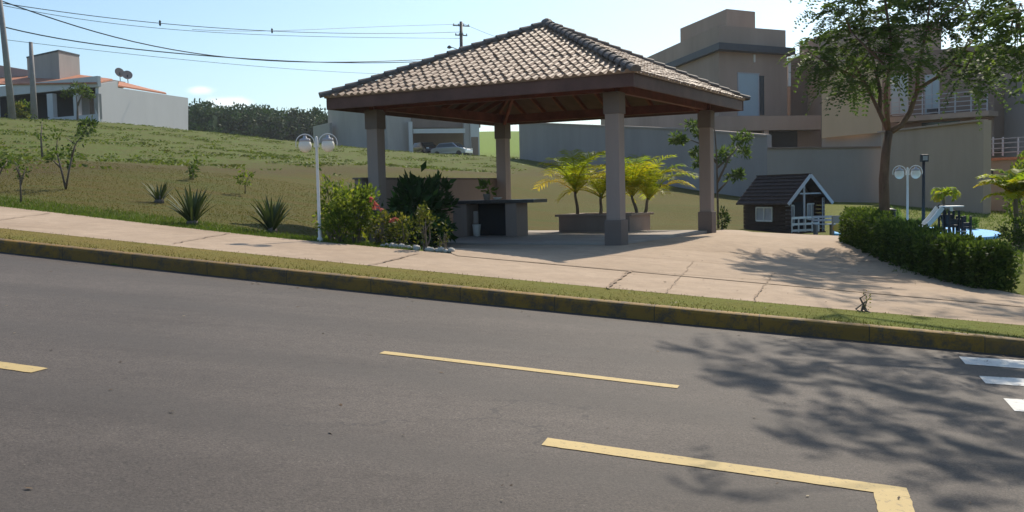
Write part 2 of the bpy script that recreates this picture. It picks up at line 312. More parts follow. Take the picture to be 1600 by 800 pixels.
# ------------------------------------------------------------------ mesh building
ORG = {}
class MB:
    def __init__(s): s.v = []; s.f = []; s.r = []; s.n = 0
    def add(s, v, f, r=.5):
        v = np.asarray(v, float).reshape(-1, 3); s.v.append(v)
        s.f += [tuple(int(i)+s.n for i in q) for q in f]
        s.r.append(np.full(len(v), r) if np.isscalar(r) else np.asarray(r, float)); s.n += len(v); return s
    def quads(s, q, r=None):                 # (K,4,3)
        q = np.asarray(q, float); k = len(q)
        if not k: return s
        idx = np.arange(k*4).reshape(k, 4)
        rr = np.repeat(rng.random(k) if r is None else r, 4)
        s.v.append(q.reshape(-1, 3)); s.f += (idx+s.n).tolist(); s.r.append(rr); s.n += k*4; return s
    def box(s, c, size, ax=None, r=.5):
        c = np.asarray(c, float); h = np.asarray(size, float)/2
        ax = np.eye(3) if ax is None else np.asarray(ax, float)
        v = [c + ax[0]*h[0]*i + ax[1]*h[1]*j + ax[2]*h[2]*k for i in (-1, 1) for j in (-1, 1) for k in (-1, 1)]
        return s.add(v, [(0,1,3,2),(4,6,7,5),(0,4,5,1),(2,3,7,6),(0,2,6,4),(1,5,7,3)], r)
    def prism(s, base, top, r=.5):           # two rings of equal length
        k = len(base); f = [(i, (i+1) % k, k+(i+1) % k, k+i) for i in range(k)]
        return s.add(np.vstack([base, top]), f + [tuple(range(k))[::-1], tuple(range(k, 2*k))], r)
    def bar(s, a, b, w, h, up=(0, 0, 1), r=.5):
        a = np.asarray(a, float); b = np.asarray(b, float); d = b-a; L = np.linalg.norm(d); d = d/L
        sd = np.cross(d, up); sd /= np.linalg.norm(sd)+1e-9; u = np.cross(sd, d)
        return s.box((a+b)/2, (L, w, h), (d, sd, u), r)
    def tube(s, pts, rad, k=7, r=.5, cap=True):
        pts = np.asarray(pts, float); n = len(pts); rad = np.broadcast_to(rad, (n,))
        rings = []; ref = np.array([.3, .9, .2])
        for i in range(n):
            d = pts[min(i+1, n-1)]-pts[max(i-1, 0)]; d = d/(np.linalg.norm(d)+1e-9)
            a = np.cross(d, ref)
            if np.linalg.norm(a) < .1: a = np.cross(d, (1, 0, 0))
            a /= np.linalg.norm(a); b = np.cross(d, a)
            t = np.arange(k)/k*2*np.pi
            rings.append(pts[i]+rad[i]*(np.cos(t)[:, None]*a+np.sin(t)[:, None]*b))
        f = [(i*k+j, i*k+(j+1) % k, (i+1)*k+(j+1) % k, (i+1)*k+j) for i in range(n-1) for j in range(k)]
        if cap: f += [tuple(range(k))[::-1], tuple(range((n-1)*k, n*k))]
        return s.add(np.vstack(rings), f, r)
    def lathe(s, c, prof, k=16, r=.5):       # prof: (radius, z)
        c = np.asarray(c, float); t = np.arange(k)/k*2*np.pi
        v = np.vstack([np.c_[c[0]+q[0]*np.cos(t), c[1]+q[0]*np.sin(t), np.full(k, c[2]+q[1])] for q in prof]); n = len(prof)
        f = [(i*k+j, i*k+(j+1) % k, (i+1)*k+(j+1) % k, (i+1)*k+j) for i in range(n-1) for j in range(k)]
        return s.add(v, f+[tuple(range(k))[::-1], tuple(range((n-1)*k, n*k))], r)
    def build(s, name, mat, parent=None, smooth=False, bevel=0):
        me = bpy.data.meshes.new(name); v = np.vstack(s.v)
        if parent is not None: v = v-ORG[parent.name]
        me.from_pydata(v.tolist(), [], s.f)
        a = me.attributes.new('rnd', 'FLOAT', 'POINT'); a.data.foreach_set('value', np.concatenate(s.r).astype(np.float32))
        me.materials.append(MT[mat] if isinstance(mat, str) else mat)
        if smooth: me.polygons.foreach_set('use_smooth', [True]*len(me.polygons))
        me.update()
        o = bpy.data.objects.new(name, me); COL.objects.link(o)
        if parent is not None: o.parent = parent; ORG[o.name] = ORG[parent.name]
        else: ORG[o.name] = np.zeros(3)
        if bevel:
            b = o.modifiers.new('bevel', 'BEVEL'); b.width = bevel; b.segments = 2; b.limit_method = 'ANGLE'
        return o
def tag(o, label, cat, group=None):
    o['label'] = label; o['category'] = cat
    if group: o['group'] = group
    return o
def thing(name, label, cat, loc, group=None):
    o = bpy.data.objects.new(name, None); COL.objects.link(o); o.empty_display_size = .2
    o.location = [float(x) for x in loc]; ORG[o.name] = np.asarray(loc, float); return tag(o, label, cat, group)
def struct(o): o['kind'] = 'structure'; return o
def stuff(o): o['kind'] = 'stuff'; return o
def unit(v): v = np.asarray(v, float); return v/(np.linalg.norm(v, axis=-1, keepdims=True)+1e-9)
def rand_dirs(k): return unit(rng.normal(size=(k, 3)))
def leaf_quads(c, d, nr, L, W):
    d = unit(d); sd = unit(np.cross(d, nr)); L = np.broadcast_to(L, (len(c),))[:, None]; W = np.broadcast_to(W, (len(c),))[:, None]
    return np.stack([c, c+d*L*.45+sd*W/2, c+d*L, c+d*L*.45-sd*W/2], 1)
def V3(p2, z): return np.array([p2[0], p2[1], z])

# ------------------------------------------------------------------ ground, road, kerb, strip, pavement
def grid_sheet(name, us, vs_, fn, mat, closed=None):
    U, Vv = np.meshgrid(us, vs_, indexing='ij'); p = fn(U.ravel(), Vv.ravel()); nu, nv = len(us), len(vs_)
    f = [(i*nv+j, (i+1)*nv+j, (i+1)*nv+j+1, i*nv+j+1) for i in range(nu-1) for j in range(nv-1)]
    return struct(MB().add(p, f).build(name, mat, smooth=True))
s_ = np.linspace(-1, 1, 241)
gx = np.sinh(s_*5.2)/np.sinh(5.2)*900; gy = 14+np.sinh(np.linspace(-.62, 1, 250)*4.6)/np.sinh(4.6)*900
def ground_fn(x, y):
    z = gz(x, y); m = x*M[0]+y*M[1]; n = x*N[0]+y*N[1]
    und = m < kerb_m(n)+.25
    z = np.where(und, np.minimum(z-.3, road_z(x, y)-.12), z-.012)
    pc = np.array(plaza_poly).mean(0); big = [tuple(pc+(np.array(q)-pc)*1.0) for q in plaza_poly]
    z = np.where(in_poly(x, y, big), z-.05, z)
    z = np.where(np.hypot(x, y) > 260, np.clip(z, -30, 22), z)
    return np.c_[x, y, z]
def ns_(a, b, step): return np.arange(a, b+step/2, step)
nlist = np.r_[np.linspace(-120, -20, 26)[:-1], ns_(-20, 12, .5), np.linspace(12.5, 60, 16)]
def road_fn(n, t):
    m = -7+t*(kerb_m(n)+7); p = np.outer(n, N)+np.outer(m, M); return np.c_[p, road_z(p[:, 0], p[:, 1])]
grid_sheet('road', nlist, np.linspace(0, 1, 14), road_fn, 'asphalt')
def strip_solid(name, nl, prof, mat, bevel=0):   # profile: list of (m offset from the kerb line, height over the road plane)
    mb = MB(); k = len(prof); rows = []
    for n in nl:
        for dm, h in prof:
            p = xy(n, float(kerb_m(n))+dm); rows.append((p[0], p[1], road_z(*p)+h))
    f = [(i*k+j, (i+1)*k+j, (i+1)*k+(j+1) % k, i*k+(j+1) % k) for i in range(len(nl)-1) for j in range(k)]
    f += [tuple(range(k)), tuple(range((len(nl)-1)*k, len(nl)*k))[::-1]]
    return mb.add(rows, f).build(name, mat)
struct(strip_solid('kerb', nlist, [(0, -.12), (0, .115), (.012, .14), (.03, .148), (.13, .148), (.13, -.12)], 'kerb_paint'))
def fn_strip(n, t):
    m = kerb_m(n)+.13+t*.90; p = np.outer(n, N)+np.outer(m, M)
    return np.c_[p, road_z(p[:, 0], p[:, 1])+.146+.012*t+.012*np.sin(t*np.pi)+.005*np.sin(n*3+t*5)*np.sin(t*np.pi)]
def strip_mat():
    m, nt, o = new_mat('verge'); v = coords(nt); mid = noise(nt, 1.4, 5, .7, v); fine = noise(nt, 30, 4, .75, v)
    sx = nt.nodes.new('ShaderNodeSeparateXYZ'); lnk(nt, v, sx.inputs[0])
    nn = mth(nt, 'ADD', mth(nt, 'MULTIPLY', sx.outputs[0], float(N[0])), mth(nt, 'MULTIPLY', sx.outputs[1], float(N[1])))
    dry = ramp(nt, mid.outputs['Fac'], [(.3, (.19, .14, .04)), (.7, (.165, .15, .035))]); grn = ramp(nt, mid.outputs['Fac'], [(.3, (.15, .15, .032)), (.7, (.14, .17, .034))])
    r = nt.nodes.new('ShaderNodeMapRange'); r.inputs['From Min'].default_value = -6; r.inputs['From Max'].default_value = 1; lnk(nt, nn, r.inputs['Value'])
    c = mixc(nt, r.outputs['Result'], dry, grn)
    c = mixc(nt, .6, c, ramp(nt, fine.outputs['Fac'], [(.3, (.25, .25, .25)), (.72, (.75, .75, .75))]), 'OVERLAY')
    prin(nt, o, c, .95, bump(nt, fine.outputs['Fac'], .7, .03), .1); return m
MT['verge'] = strip_mat()
grid_sheet('grass_verge', nlist, np.linspace(0, 1, 5), fn_strip, 'verge')
def side_w(n): return 3.14+np.clip(-n-7.5, 0, 8)*.11
def fn_side(n, t):
    m = kerb_m(n)+.99+t*(side_w(n)-.99); p = np.outer(n, N)+np.outer(m, M)
    return np.c_[p, gz(p[:, 0], p[:, 1])+.02]
grid_sheet('sidewalk', nlist, np.linspace(0, 1, 7), fn_side, 'pavement')
# plaza between the sidewalk, the pavilion and the hedge
def in_poly(px, py, poly):
    ins = np.zeros(len(px), bool); j = len(poly)-1
    for i in range(len(poly)):
        xi, yi = poly[i]; xj, yj = poly[j]
        c = ((yi > py) != (yj > py)) & (px < (xj-xi)*(py-yi)/(yj-yi+1e-12)+xi); ins ^= c; j = i
    return ins
def pl2(px, py, d): return tuple(P(px, py, d)[:2])
def road_edge(n): return tuple(xy(n, float(kerb_m(n))+side_w(n)-.03))
FL = PF - PA*.2 + PB*(LB*.72)
plaza_poly = [road_edge(-4.55), tuple(FL), tuple(PF+PA*.3+PB*.3), tuple(PF+PA*(LA+.15)+PB*.2), pl2(1118, 365, 22.6), pl2(1160, 364.5, 23.6), pl2(1320, 366, 24.0),
              pl2(1330, 384, 18.9), pl2(1385, 408, 16.2), pl2(1460, 437, 14.1), pl2(1585, 463, 12.8), road_edge(3.2), road_edge(8), tuple(xy(8, float(kerb_m(8))+2)), tuple(xy(3, float(kerb_m(3))+2.6)), tuple(xy(-4.4, float(kerb_m(-4.4))+2.9))]
grid_sheet('lawn', gx, gy, ground_fn, 'lawn')
def plaza():
    # clip a fine grid to the outline: boundary polygon triangulated with interior points by bmesh
    import bmesh
    bm = bmesh.new(); vs0 = [bm.verts.new((x, y, 0)) for x, y in plaza_poly]; bm.faces.new(vs0)
    bmesh.ops.triangulate(bm, faces=bm.faces[:])
    x0, x1 = min(p[0] for p in plaza_poly), max(p[0] for p in plaza_poly); y0, y1 = min(p[1] for p in plaza_poly), max(p[1] for p in plaza_poly)
    for x in np.arange(x0+.2, x1, .3): bmesh.ops.bisect_plane(bm, geom=bm.verts[:]+bm.edges[:]+bm.faces[:], plane_co=(x, 0, 0), plane_no=(1, 0, 0))
    for y in np.arange(y0+.2, y1, .3): bmesh.ops.bisect_plane(bm, geom=bm.verts[:]+bm.edges[:]+bm.faces[:], plane_co=(0, y, 0), plane_no=(0, 1, 0))
    bm.verts.ensure_lookup_table(); c = np.array([v.co[:2] for v in bm.verts]); z = gz(c[:, 0], c[:, 1])+.027
    for v, h in zip(bm.verts, z): v.co.z = h
    bmesh.ops.recalc_face_normals(bm, faces=bm.faces[:])
    me = bpy.data.meshes.new('plaza'); bm.to_mesh(me); bm.free(); me.materials.append(MT['pavement']); me.polygons.foreach_set('use_smooth', [True]*len(me.polygons))
    o = bpy.data.objects.new('plaza', me); COL.objects.link(o); return struct(o)
plaza()
def apron():
    us, ws = np.arange(LA+.04, LA+1.42, .17), np.arange(-.5, LB*1.0, .3)
    grid_sheet('pavement_apron', us, ws, lambda a, b: (lambda p: np.c_[p, gz(p[:, 0], p[:, 1])+.022])(PF+np.outer(a, PA)+np.outer(b, PB)), 'pavement')
apron()
MT['joint'] = plain('joint_dirt', (.27, .195, .135), .95, .3, 6, .2, 40)
def joint(path, w, lift=.034):                # thin sunk joint drawn as dirt-filled strip on the paving, ragged edges
    mb = MB(); path = np.asarray(path, float); L = [path[0]]
    for a, b in zip(path[:-1], path[1:]):
        k = max(2, int(np.linalg.norm(b-a)/.12)); L += [a+(b-a)*t for t in np.linspace(0, 1, k+1)[1:]]
    L = np.array(L); d = unit(np.gradient(L, axis=0)); sd = np.c_[-d[:, 1], d[:, 0]]
    w1 = w*(.25+.9*rng.random(len(L)))[:, None]; w2 = w*(.25+.9*rng.random(len(L)))[:, None]
    L = L+sd*(rng.normal(size=(len(L), 1))*.012)
    a = L+sd*w1/2; b = L-sd*w2/2; pts = np.vstack([np.c_[a, gz(a[:, 0], a[:, 1])+lift], np.c_[b, gz(b[:, 0], b[:, 1])+lift]]); k = len(L)
    return pts, [(i, i+1, k+i+1, k+i) for i in range(k-1)]
def joints():
    mb = MB()
    def g2(px, py): return ground_hit(px, py, 8, 40)[:2]
    for pth, w in (([g2(985, 427), g2(947, 455)], .05), ([g2(655, 399), g2(575, 419)], .035), ([g2(360, 367), g2(270, 384)], .03), ([g2(80, 335), g2(-20, 349)], .03),  # a slab joint, then three dark strips across the sidewalk
              ([g2(800, 410), g2(990, 427), g2(1190, 441), g2(1330, 456)], .022), ([g2(920, 400), g2(1100, 413), g2(1330, 430), g2(1420, 447)], .022), ([g2(1020, 391), g2(1200, 399), g2(1370, 412)], .022),
              ([g2(1350, 455), g2(1354, 489)], .03), ([g2(1210, 430), g2(1175, 476)], .018), ([g2(1085, 411), g2(1040, 462)], .012)):
        p, f = joint(pth, w); mb.add(p, f)
    return struct(mb.build('joint_and_dark_band', 'joint'))
joints()
# painted road markings (lengths along n, width along m, taken off the road plane)
def on_road(px, py):
    r = ray(px, py); t = -EYE/(r[2]-RA*r[0]-RB*r[1]); p = (r*t)[:2]; return p@N, p@M
def marking(name, quad_nm, mat, sub=46):
    mb = MB(); q = np.asarray(quad_nm, float)      # four corners (n,m): a,b along one edge, c,d back along the other
    t = np.linspace(0, 1, sub+1)[:, None]; e1 = q[0]+(q[1]-q[0])*t; e2 = q[3]+(q[2]-q[3])*t
    e1 = e1+rng.normal(size=e1.shape)*.0018; e2 = e2+rng.normal(size=e2.shape)*.0018
    A = np.vstack([e1, e2]); p = A[:, :1]*N+A[:, 1:]*M; k = sub+1
    mb.add(np.c_[p, road_z(p[:, 0], p[:, 1])+.004], [(i, i+1, k+i+1, k+i) for i in range(sub)])
    return struct(mb.build(name, mat))
lo1, lo2 = on_road(852, 688.6), on_road(1418, 767)
marking('centre_line', [(lo1[0], 5.14), (lo2[0], 5.14), (lo2[0], 4.99), (lo1[0], 4.99)], 'road_yellow')
marking('stop_line', [(lo2[0]-.165, 4.987), (lo2[0]-.165, 2.2), (lo2[0], 2.2), (lo2[0], 4.987)], 'road_yellow')
ld = on_road(60, 580)
marking('centre_line', [(ld[0]-2, 5.14), (ld[0], 5.14), (ld[0], 4.99), (ld[0]-2, 4.99)], 'road_yellow')
marking('centre_line', [(ld[0]-8.5, 5.14), (ld[0]-5.5, 5.14), (ld[0]-5.5, 4.99), (ld[0]-8.5, 4.99)], 'road_yellow')
cd1, cd2 = on_road(597, 551), on_road(1060, 605)
marking('parking_line', [(cd1[0], cd1[1]+.05), (cd2[0], cd2[1]+.05), (cd2[0], cd2[1]-.05), (cd1[0], cd1[1]-.05)], 'road_yellow')
for (a, b, c, d) in (((1498,557.6),(1700,570),(1710,585),(1508.5,569.5)), ((1529.5,588),(1720,599),(1735,614),(1540,599.6)), ((1568,623),(1740,634),(1760,653),(1585.5,643))):
    marking('crosswalk_bar', [on_road(*a), on_road(*b), on_road(*c), on_road(*d)], 'road_white')

# ------------------------------------------------------------------ pavilion
def pv(a, b, z): q = PF+PA*a+PB*b; return np.array([q[0], q[1], z])
PAX = np.array([[PA[0], PA[1], 0], [PB[0], PB[1], 0], [0, 0, 1]])
ZC = 1.665; ZF0 = 1.665; ZT = 1.90; ZAP = 3.37
def pavilion():
    root = thing('pavilion', 'open square pavilion with hipped clay tile roof on four plastered columns', 'pavilion', pv(LA/2, LB/2, ZS-.14))
    MB().box(pv(LA/2, LB/2, ZS-.25), (LA+.10, LB+.10, .5), PAX).build('floor_slab', 'slab', root, bevel=.01)
    for (a, b) in ((0, 0), (LA, 0), (0, LB), (LA, LB)):
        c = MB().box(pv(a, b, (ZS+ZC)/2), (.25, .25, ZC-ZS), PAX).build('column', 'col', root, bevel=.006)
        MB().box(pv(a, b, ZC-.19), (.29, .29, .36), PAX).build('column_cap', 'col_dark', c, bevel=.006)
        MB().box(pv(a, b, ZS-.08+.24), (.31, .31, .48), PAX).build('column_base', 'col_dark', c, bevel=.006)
    for (p, q) in (((-.1, 0), (LA+.1, 0)), ((-.1, LB), (LA+.1, LB))):
        MB().bar(pv(*p, ZC+.10), pv(*q, ZC+.10), .10, .195).build('beam', 'wood_red', root, bevel=.004)
    for (p, q) in (((0, -.1), (0, LB+.1)), ((LA, -.1), (LA, LB+.1))):
        MB().bar(pv(*p, ZC+.095), pv(*q, ZC+.095), .095, .185).build('beam', 'wood_red', root, bevel=.004)
    a0, a1, b0, b1 = -OA, LA+OA, -OB, LB+OB
    for (p, q) in (((a0+.03, b0), (a1-.03, b0)), ((a0+.03, b1), (a1-.03, b1)), ((a0, b0-.03), (a0, b1+.03)), ((a1, b0-.03), (a1, b1+.03))):
        MB().bar(pv(*p, (ZF0+ZT-.02)/2), pv(*q, (ZF0+ZT-.02)/2), .04, ZT-ZF0-.02).build('fascia_board', 'wood_fascia', root, bevel=.004)
    ap = pv(LA/2, LB/2, ZAP)
    e = .055
    cor = [pv(a0-e, b0-e, ZT-.015), pv(a1+e, b0-e, ZT-.015), pv(a1+e, b1+e, ZT-.015), pv(a0-e, b1+e, ZT-.015)]
    ncol, nrow = 40, 17
    prof_s = np.array([0, .08, .18, .31, .44, .54, .62, .80, 1.0]); prof_h = np.array([.0, .019, .032, .038, .032, .019, .0, -.006, 0])
    for i in range(4):
        E0, E1 = cor[i], cor[(i+1) % 4]; Lu = np.linalg.norm(E1-E0); u = (E1-E0)/Lu; mid = (E0+E1)/2
        sv = ap-mid; sv = sv-u*(sv@u); Ls = np.linalg.norm(sv); v = sv/Ls; nr = np.cross(u, v)
        apu = (ap-mid)@u
        mb = MB(); pw = Lu/ncol; dv = Ls/nrow
        def pt(uu, vv, h):
            t = np.clip(vv/Ls, 0, 1); lo = -Lu/2*(1-t)+apu*t; hi = Lu/2*(1-t)+apu*t
            hh = np.where((uu < lo) | (uu > hi), 0, h); uu = np.clip(uu, lo, hi)
            return mid+np.outer(uu, u)+np.outer(np.full(len(uu), vv), v)+np.outer(hh, nr)
        for r_ in range(nrow):
            v0 = r_*dv; v1 = min((r_+1)*dv+.02, Ls*.999)
            t0 = v0/Ls
            for c in range(ncol):
                uu = -Lu/2+(c+prof_s)*pw; uc = -Lu/2+(c+.3)*pw
                lo = -Lu/2*(1-t0)+apu*t0; hi = Lu/2*(1-t0)+apu*t0
                if uu[-1] < lo or uu[0] > hi: continue
                jit = rng.normal()*.003; k = len(uu); uu = uu+rng.normal()*.005
                A = pt(uu, v0, prof_h*1.05+.021+jit*1.5); B = pt(uu, v1, prof_h*.86+.004+jit); C = pt(uu, v0+.004, np.full(k, -.01))
                f = [(j, j+1, k+j+1, k+j) for j in range(k-1)] + [(2*k+j, 2*k+j+1, j+1, j) for j in range(k-1)]
                mb.add(np.vstack([A, B, C]), f, float(rng.random()))
        mb.build('roof_tiles', 'roof_tile', root, smooth=False)
    for i in range(4):                                    # hips: overlapping barrel caps
        mb = MB(); c0 = cor[i]; d = ap-c0; L = np.linalg.norm(d); d = d/L; sd = unit(np.cross(d, (0, 0, 1))); up = np.cross(sd, d); k = 18
        t = np.linspace(-.12, 1.12, 9)*np.pi
        for j in range(k):
            s0 = -.06+j*(L+.02)/k; s1 = s0+(L+.02)/k+.05; r0, r1 = .092, .07
            ring = lambda s, r, h: c0+d*s+np.outer(np.cos(t)*r, sd)+np.outer(np.sin(t)*r*.85+h, up)
            A, B = ring(s0, r0, .055), ring(s1, r1, .04); m = len(t)
            mb.add(np.vstack([A, B]), [(q, q+1, m+q+1, m+q) for q in range(m-1)]+[tuple(range(m))[::-1]], float(rng.random()))
        mb.build('hip_ridge', 'ridge_tile', root)
    MB().lathe(ap+np.array([0, 0, .02]), [(.16, -.06), (.15, .03), (.09, .10), (.03, .13)], 10).build('roof_finial', 'ridge_tile', root)
    # boarded ceiling and rafters under the tiles
    mb = MB(); dz = np.array([0, 0, .035])
    for i in range(4):
        E0, E1 = cor[i]*.985+ap*.015, cor[(i+1) % 4]*.985+ap*.015; mb.add([E0-dz, E1-dz, ap-dz], [(0, 1, 2)])
    mb.build('ceiling_boards', 'wood_ceiling', root)
    for i in range(4):
        E0, E1 = cor[i], cor[(i+1) % 4]; mid = (E0+E1)/2
        for t in np.linspace(-.86, .86, 11):
            s = 1-abs(t); top = mid+(E1-E0)/2*t+(ap-mid)*s*.97; bot = mid+(E1-E0)/2*t+(ap-mid)*.05
            if s < .16: top = bot+(ap-mid)*.1
            MB().bar(bot-np.array([0, 0, .085]), top-np.array([0, 0, .085]), .05, .09).build('rafter', 'wood_red', root)
        MB().bar(E0*.95+ap*.05-np.array([0, 0, .11]), ap-np.array([0, 0, .11]), .06, .12).build('hip_rafter', 'wood_red', root)
    for (a, b, ia, ib) in ((0, 0, 1, 1), (LA, 0, -1, 1), (0, LB, 1, -1), (LA, LB, -1, -1)):
        MB().bar(pv(a+ia*.12, b+ib*.12, ZC-.02), pv(a+ia*.62, b+ib*.62, ZC+.50), .07, .07).build('brace', 'wood_red', root)
    return root
pavilion()
# low wall along the back left side of the pavilion
w = thing('low_wall', 'low plastered wall closing the back left side of the pavilion', 'wall', pv(LA*.5, LB+.05, ZS-.1))
MB().box(pv(LA*.5, LB+.27, ZS+.55), (LA+.5, .16, 1.35), PAX).build('wall_body', 'planter', w)
MB().box(pv(LA*.5, LB+.27, ZS+1.245), (LA+.56, .22, .035), PAX).build('coping', 'col_dark', w)
# barbecue counter
def at_z(px, py, z):
    r = ray(px, py); return (r*(z/r[2]))[:2]
cb = at_z(806, 369.5, ZS)
def cpt(s, t, z): q = cb+PB*s+PA*t; return np.array([q[0], q[1], z])
ct = thing('barbecue_counter', 'plastered counter with dark stone top and open dark bay inside the pavilion', 'counter', cpt(.6, .3, ZS))
MB().box(cpt(.11, .26, ZS+.345), (.50, .26, .69), PAX).build('pier', 'planter', ct, bevel=.005)
MB().box(cpt(1.35, .26, ZS+.345), (.50, .34, .69), PAX).build('pier', 'planter', ct, bevel=.005)
MB().box(cpt(.74, .55, ZS+.345), (.06, .98, .69), PAX).build('back_panel', 'dark_gap', ct)  # near-black back, the shade of the hollow put into its colour
MB().box(cpt(.62, .26, ZS+.725), (.62, 2.15, .07), PAX).build('counter_top', 'granite', ct, bevel=.006)
bk = thing('bucket', 'pale cleaning bucket with cloth under the barbecue counter', 'bucket', cpt(.98, .08, ZS))
MB().lathe(cpt(.98, .08, ZS), [(.07, 0), (.09, .24), (.098, .25), (.08, .245), (.06, .02)], 14).build('tub', 'white', bk, smooth=True)
MB().box(cpt(.98, .06, ZS+.40), (.03, .10, .26), PAX).build('cloth', 'wall_grey', bk)
def leafy_mesh(mb, c, rad, k, L, W, nclump, up=.25, shell=.55):
    c = np.asarray(c, float); rad = np.asarray(rad, float)
    cl = rand_dirs(nclump)*(shell+(1-shell)*rng.random((nclump, 1)))*rad*.82+c
    idx = rng.integers(0, nclump, k); off = rng.normal(size=(k, 3))*rad*(.55/nclump**.4)
    p = cl[idx]+off; out = unit(p-c)
    d = unit(out+rng.normal(size=(k, 3))*.7+np.array([0, 0, up])); nr = unit(rng.normal(size=(k, 3))+np.array([0, 0, .9]))
    s = .65+.7*rng.random(k)
    tone = np.clip(.45+.25*rng.normal(size=k)+.18*rng.normal(size=nclump)[idx], 0, 1)
    mb.quads(leaf_quads(p, d, nr, L*s, W*s), tone); return cl
pp = thing('potted_plant', 'small pot with light green leaves standing on the barbecue counter', 'plant', cpt(.72, .1, ZS+.76))
MB().lathe(cpt(.72, .1, ZS+.76), [(.06, 0), (.085, .12), (.092, .13), (.07, .125)], 12).build('pot', 'wall_grey', pp, smooth=True)
mb = MB(); leafy_mesh(mb, cpt(.66, .1, ZS+1.02), (.14, .14, .16), 46, .14, .06, 6, .6); mb.tube([cpt(.72, .1, ZS+.86), cpt(.68, .1, ZS+1.05)], .008, 5); mb.build('leaves', 'leaf_light', pp)
dsh = tag(MB().lathe(cpt(.42, .02, ZS+.76), [(.04, 0), (.09, .035), (.1, .05), (.085, .045), (.03, .012)], 14).build('dish', 'white', None, smooth=True), 'small white dish on the barbecue counter beside the potted plant', 'dish')

# planter with palms
ZB = ZS-.062; qc = at_z(984, 366.5, ZB)
def qpt(s, t, z): q = qc+PB*s+PA*t; return np.array([q[0], q[1], z])
pl = thing('planter_bed', 'plastered rectangular planter with projecting ledge right behind the pavilion floor', 'planter', qpt(.85, .62, ZB))
for (s, t, ls, lt) in ((.85, .06, 1.7, .12), (.85, 1.19, 1.7, .12), (.06, .625, .12, 1.01), (1.64, .625, .12, 1.01)):
    MB().box(qpt(s, t, ZB+.20), (lt, ls, .40), PAX).build('side_wall', 'planter', pl)
for (s, t, ls, lt) in ((.85, .05, 1.84, .22), (.85, 1.2, 1.84, .22), (.05, .625, .22, .93), (1.65, .625, .22, .93)):
    MB().box(qpt(s, t, ZB+.425), (lt, ls, .05), PAX).build('ledge', 'planter', pl, bevel=.006)
MB().box(qpt(.85, .62, ZB+.18), (1.0, 1.44, .34), PAX).build('soil', 'joint', pl)
def palm(name, label, base, h, fr_len, nfr, group=None, lean=(0, 0), mat='leaf_palm', tr=.035, droop=1.0, lw=.02, spread=1.0, stems=1):
    base = np.asarray(base, float); root = thing(name, label, 'palm', base, group)
    top = base+np.array([lean[0], lean[1], h])
    mb = MB(); tt = np.linspace(0, 1, 7)[:, None]; path = base+(top-base)*tt+np.array([.02, .01, 0])*np.sin(tt*5); mb.tube(path, np.linspace(tr*1.25, tr*.8, 7), 8)
    mb.build('trunk', 'bark_grey', root, smooth=True)
    mb = MB()
    for i in range(nfr):
        az = i*2.399+rng.normal()*.25; el = R(88-46*(i/nfr)*spread+rng.normal()*7); L = fr_len*(.75+.35*rng.random())
        hd = np.array([math.cos(az), math.sin(az), 0]); tone0 = np.clip(.2+.55*(i/nfr)+rng.normal()*.15, 0, 1)
        k = 12; p = top+np.array([0, 0, -.04]); pts = [p]; a = el
        for j in range(k):
            a -= droop*(.06+.16*(j/k)); p = p+(hd*math.cos(a)+np.array([0, 0, math.sin(a)]))*L/k; pts.append(p)
        pts = np.array(pts); mb.tube(pts, np.linspace(.009, .002, k+1)*(fr_len/.8+.3), 4, tone0, False)
        nl = 30; s = np.linspace(.14, .99, nl)*k; i0 = np.minimum(s.astype(int), k-1); fr = (s-i0)[:, None]
        q = pts[i0]*(1-fr)+pts[i0+1]*fr; dr = unit(pts[i0+1]-pts[i0]); sd = unit(np.cross(dr, (0, 0, 1))); up = np.cross(sd, dr)
        ll = L*.34*np.sin(np.linspace(.35, 2.9, nl))**.6*(.85+.3*rng.random(nl))
        for sg in (-1, 1):
            d = unit(sd*sg*.85+dr*.65+up*.32+np.array([0, 0, -.18])+rng.normal(size=(nl, 3))*.08)
            e = d+np.array([0, 0, -.55]); w = np.broadcast_to(lw, (nl,))
            m1 = q+d*ll[:, None]*.55; m2 = m1+unit(e)*ll[:, None]*.45; wd = dr*w[:, None]/2
            tone = np.clip(tone0+rng.normal(size=nl)*.12, 0, 1)
            mb.quads(np.stack([q-wd*.5, q+wd*.5, m1+wd, m1-wd], 1), tone); mb.quads(np.stack([m1-wd, m1+wd, m2+wd*.1, m2-wd*.1], 1), tone)
    mb.build('fronds', mat, root); return root
zp = ZB+.35
palm('areca_palm', 'yellow green feathery palm in the planter, leftmost of the four', qpt(1.5, .55, zp), .60, 1.22, 15, 'palms in the pavilion planter', (-.02, 0), droop=.85, spread=.9)
palm('areca_palm', 'yellowest feathery palm in the planter, just left of the front column', qpt(1.05, .8, zp), .48, 1.05, 14, 'palms in the pavilion planter', (.05, 0), droop=1.0, spread=1.1)
palm('areca_palm', 'bushy green feathery palm in the planter, just right of the front column', qpt(.20, .95, zp), .50, 1.25, 18, 'palms in the pavilion planter', (-.10, 0), droop=.7, spread=.8)
palm('areca_palm', 'feathery palm leaning over the right end of the planter', qpt(.1, 1.1, zp), .42, 1.22, 14, 'palms in the pavilion planter', (.12, 0), droop=.9, spread=1.15)

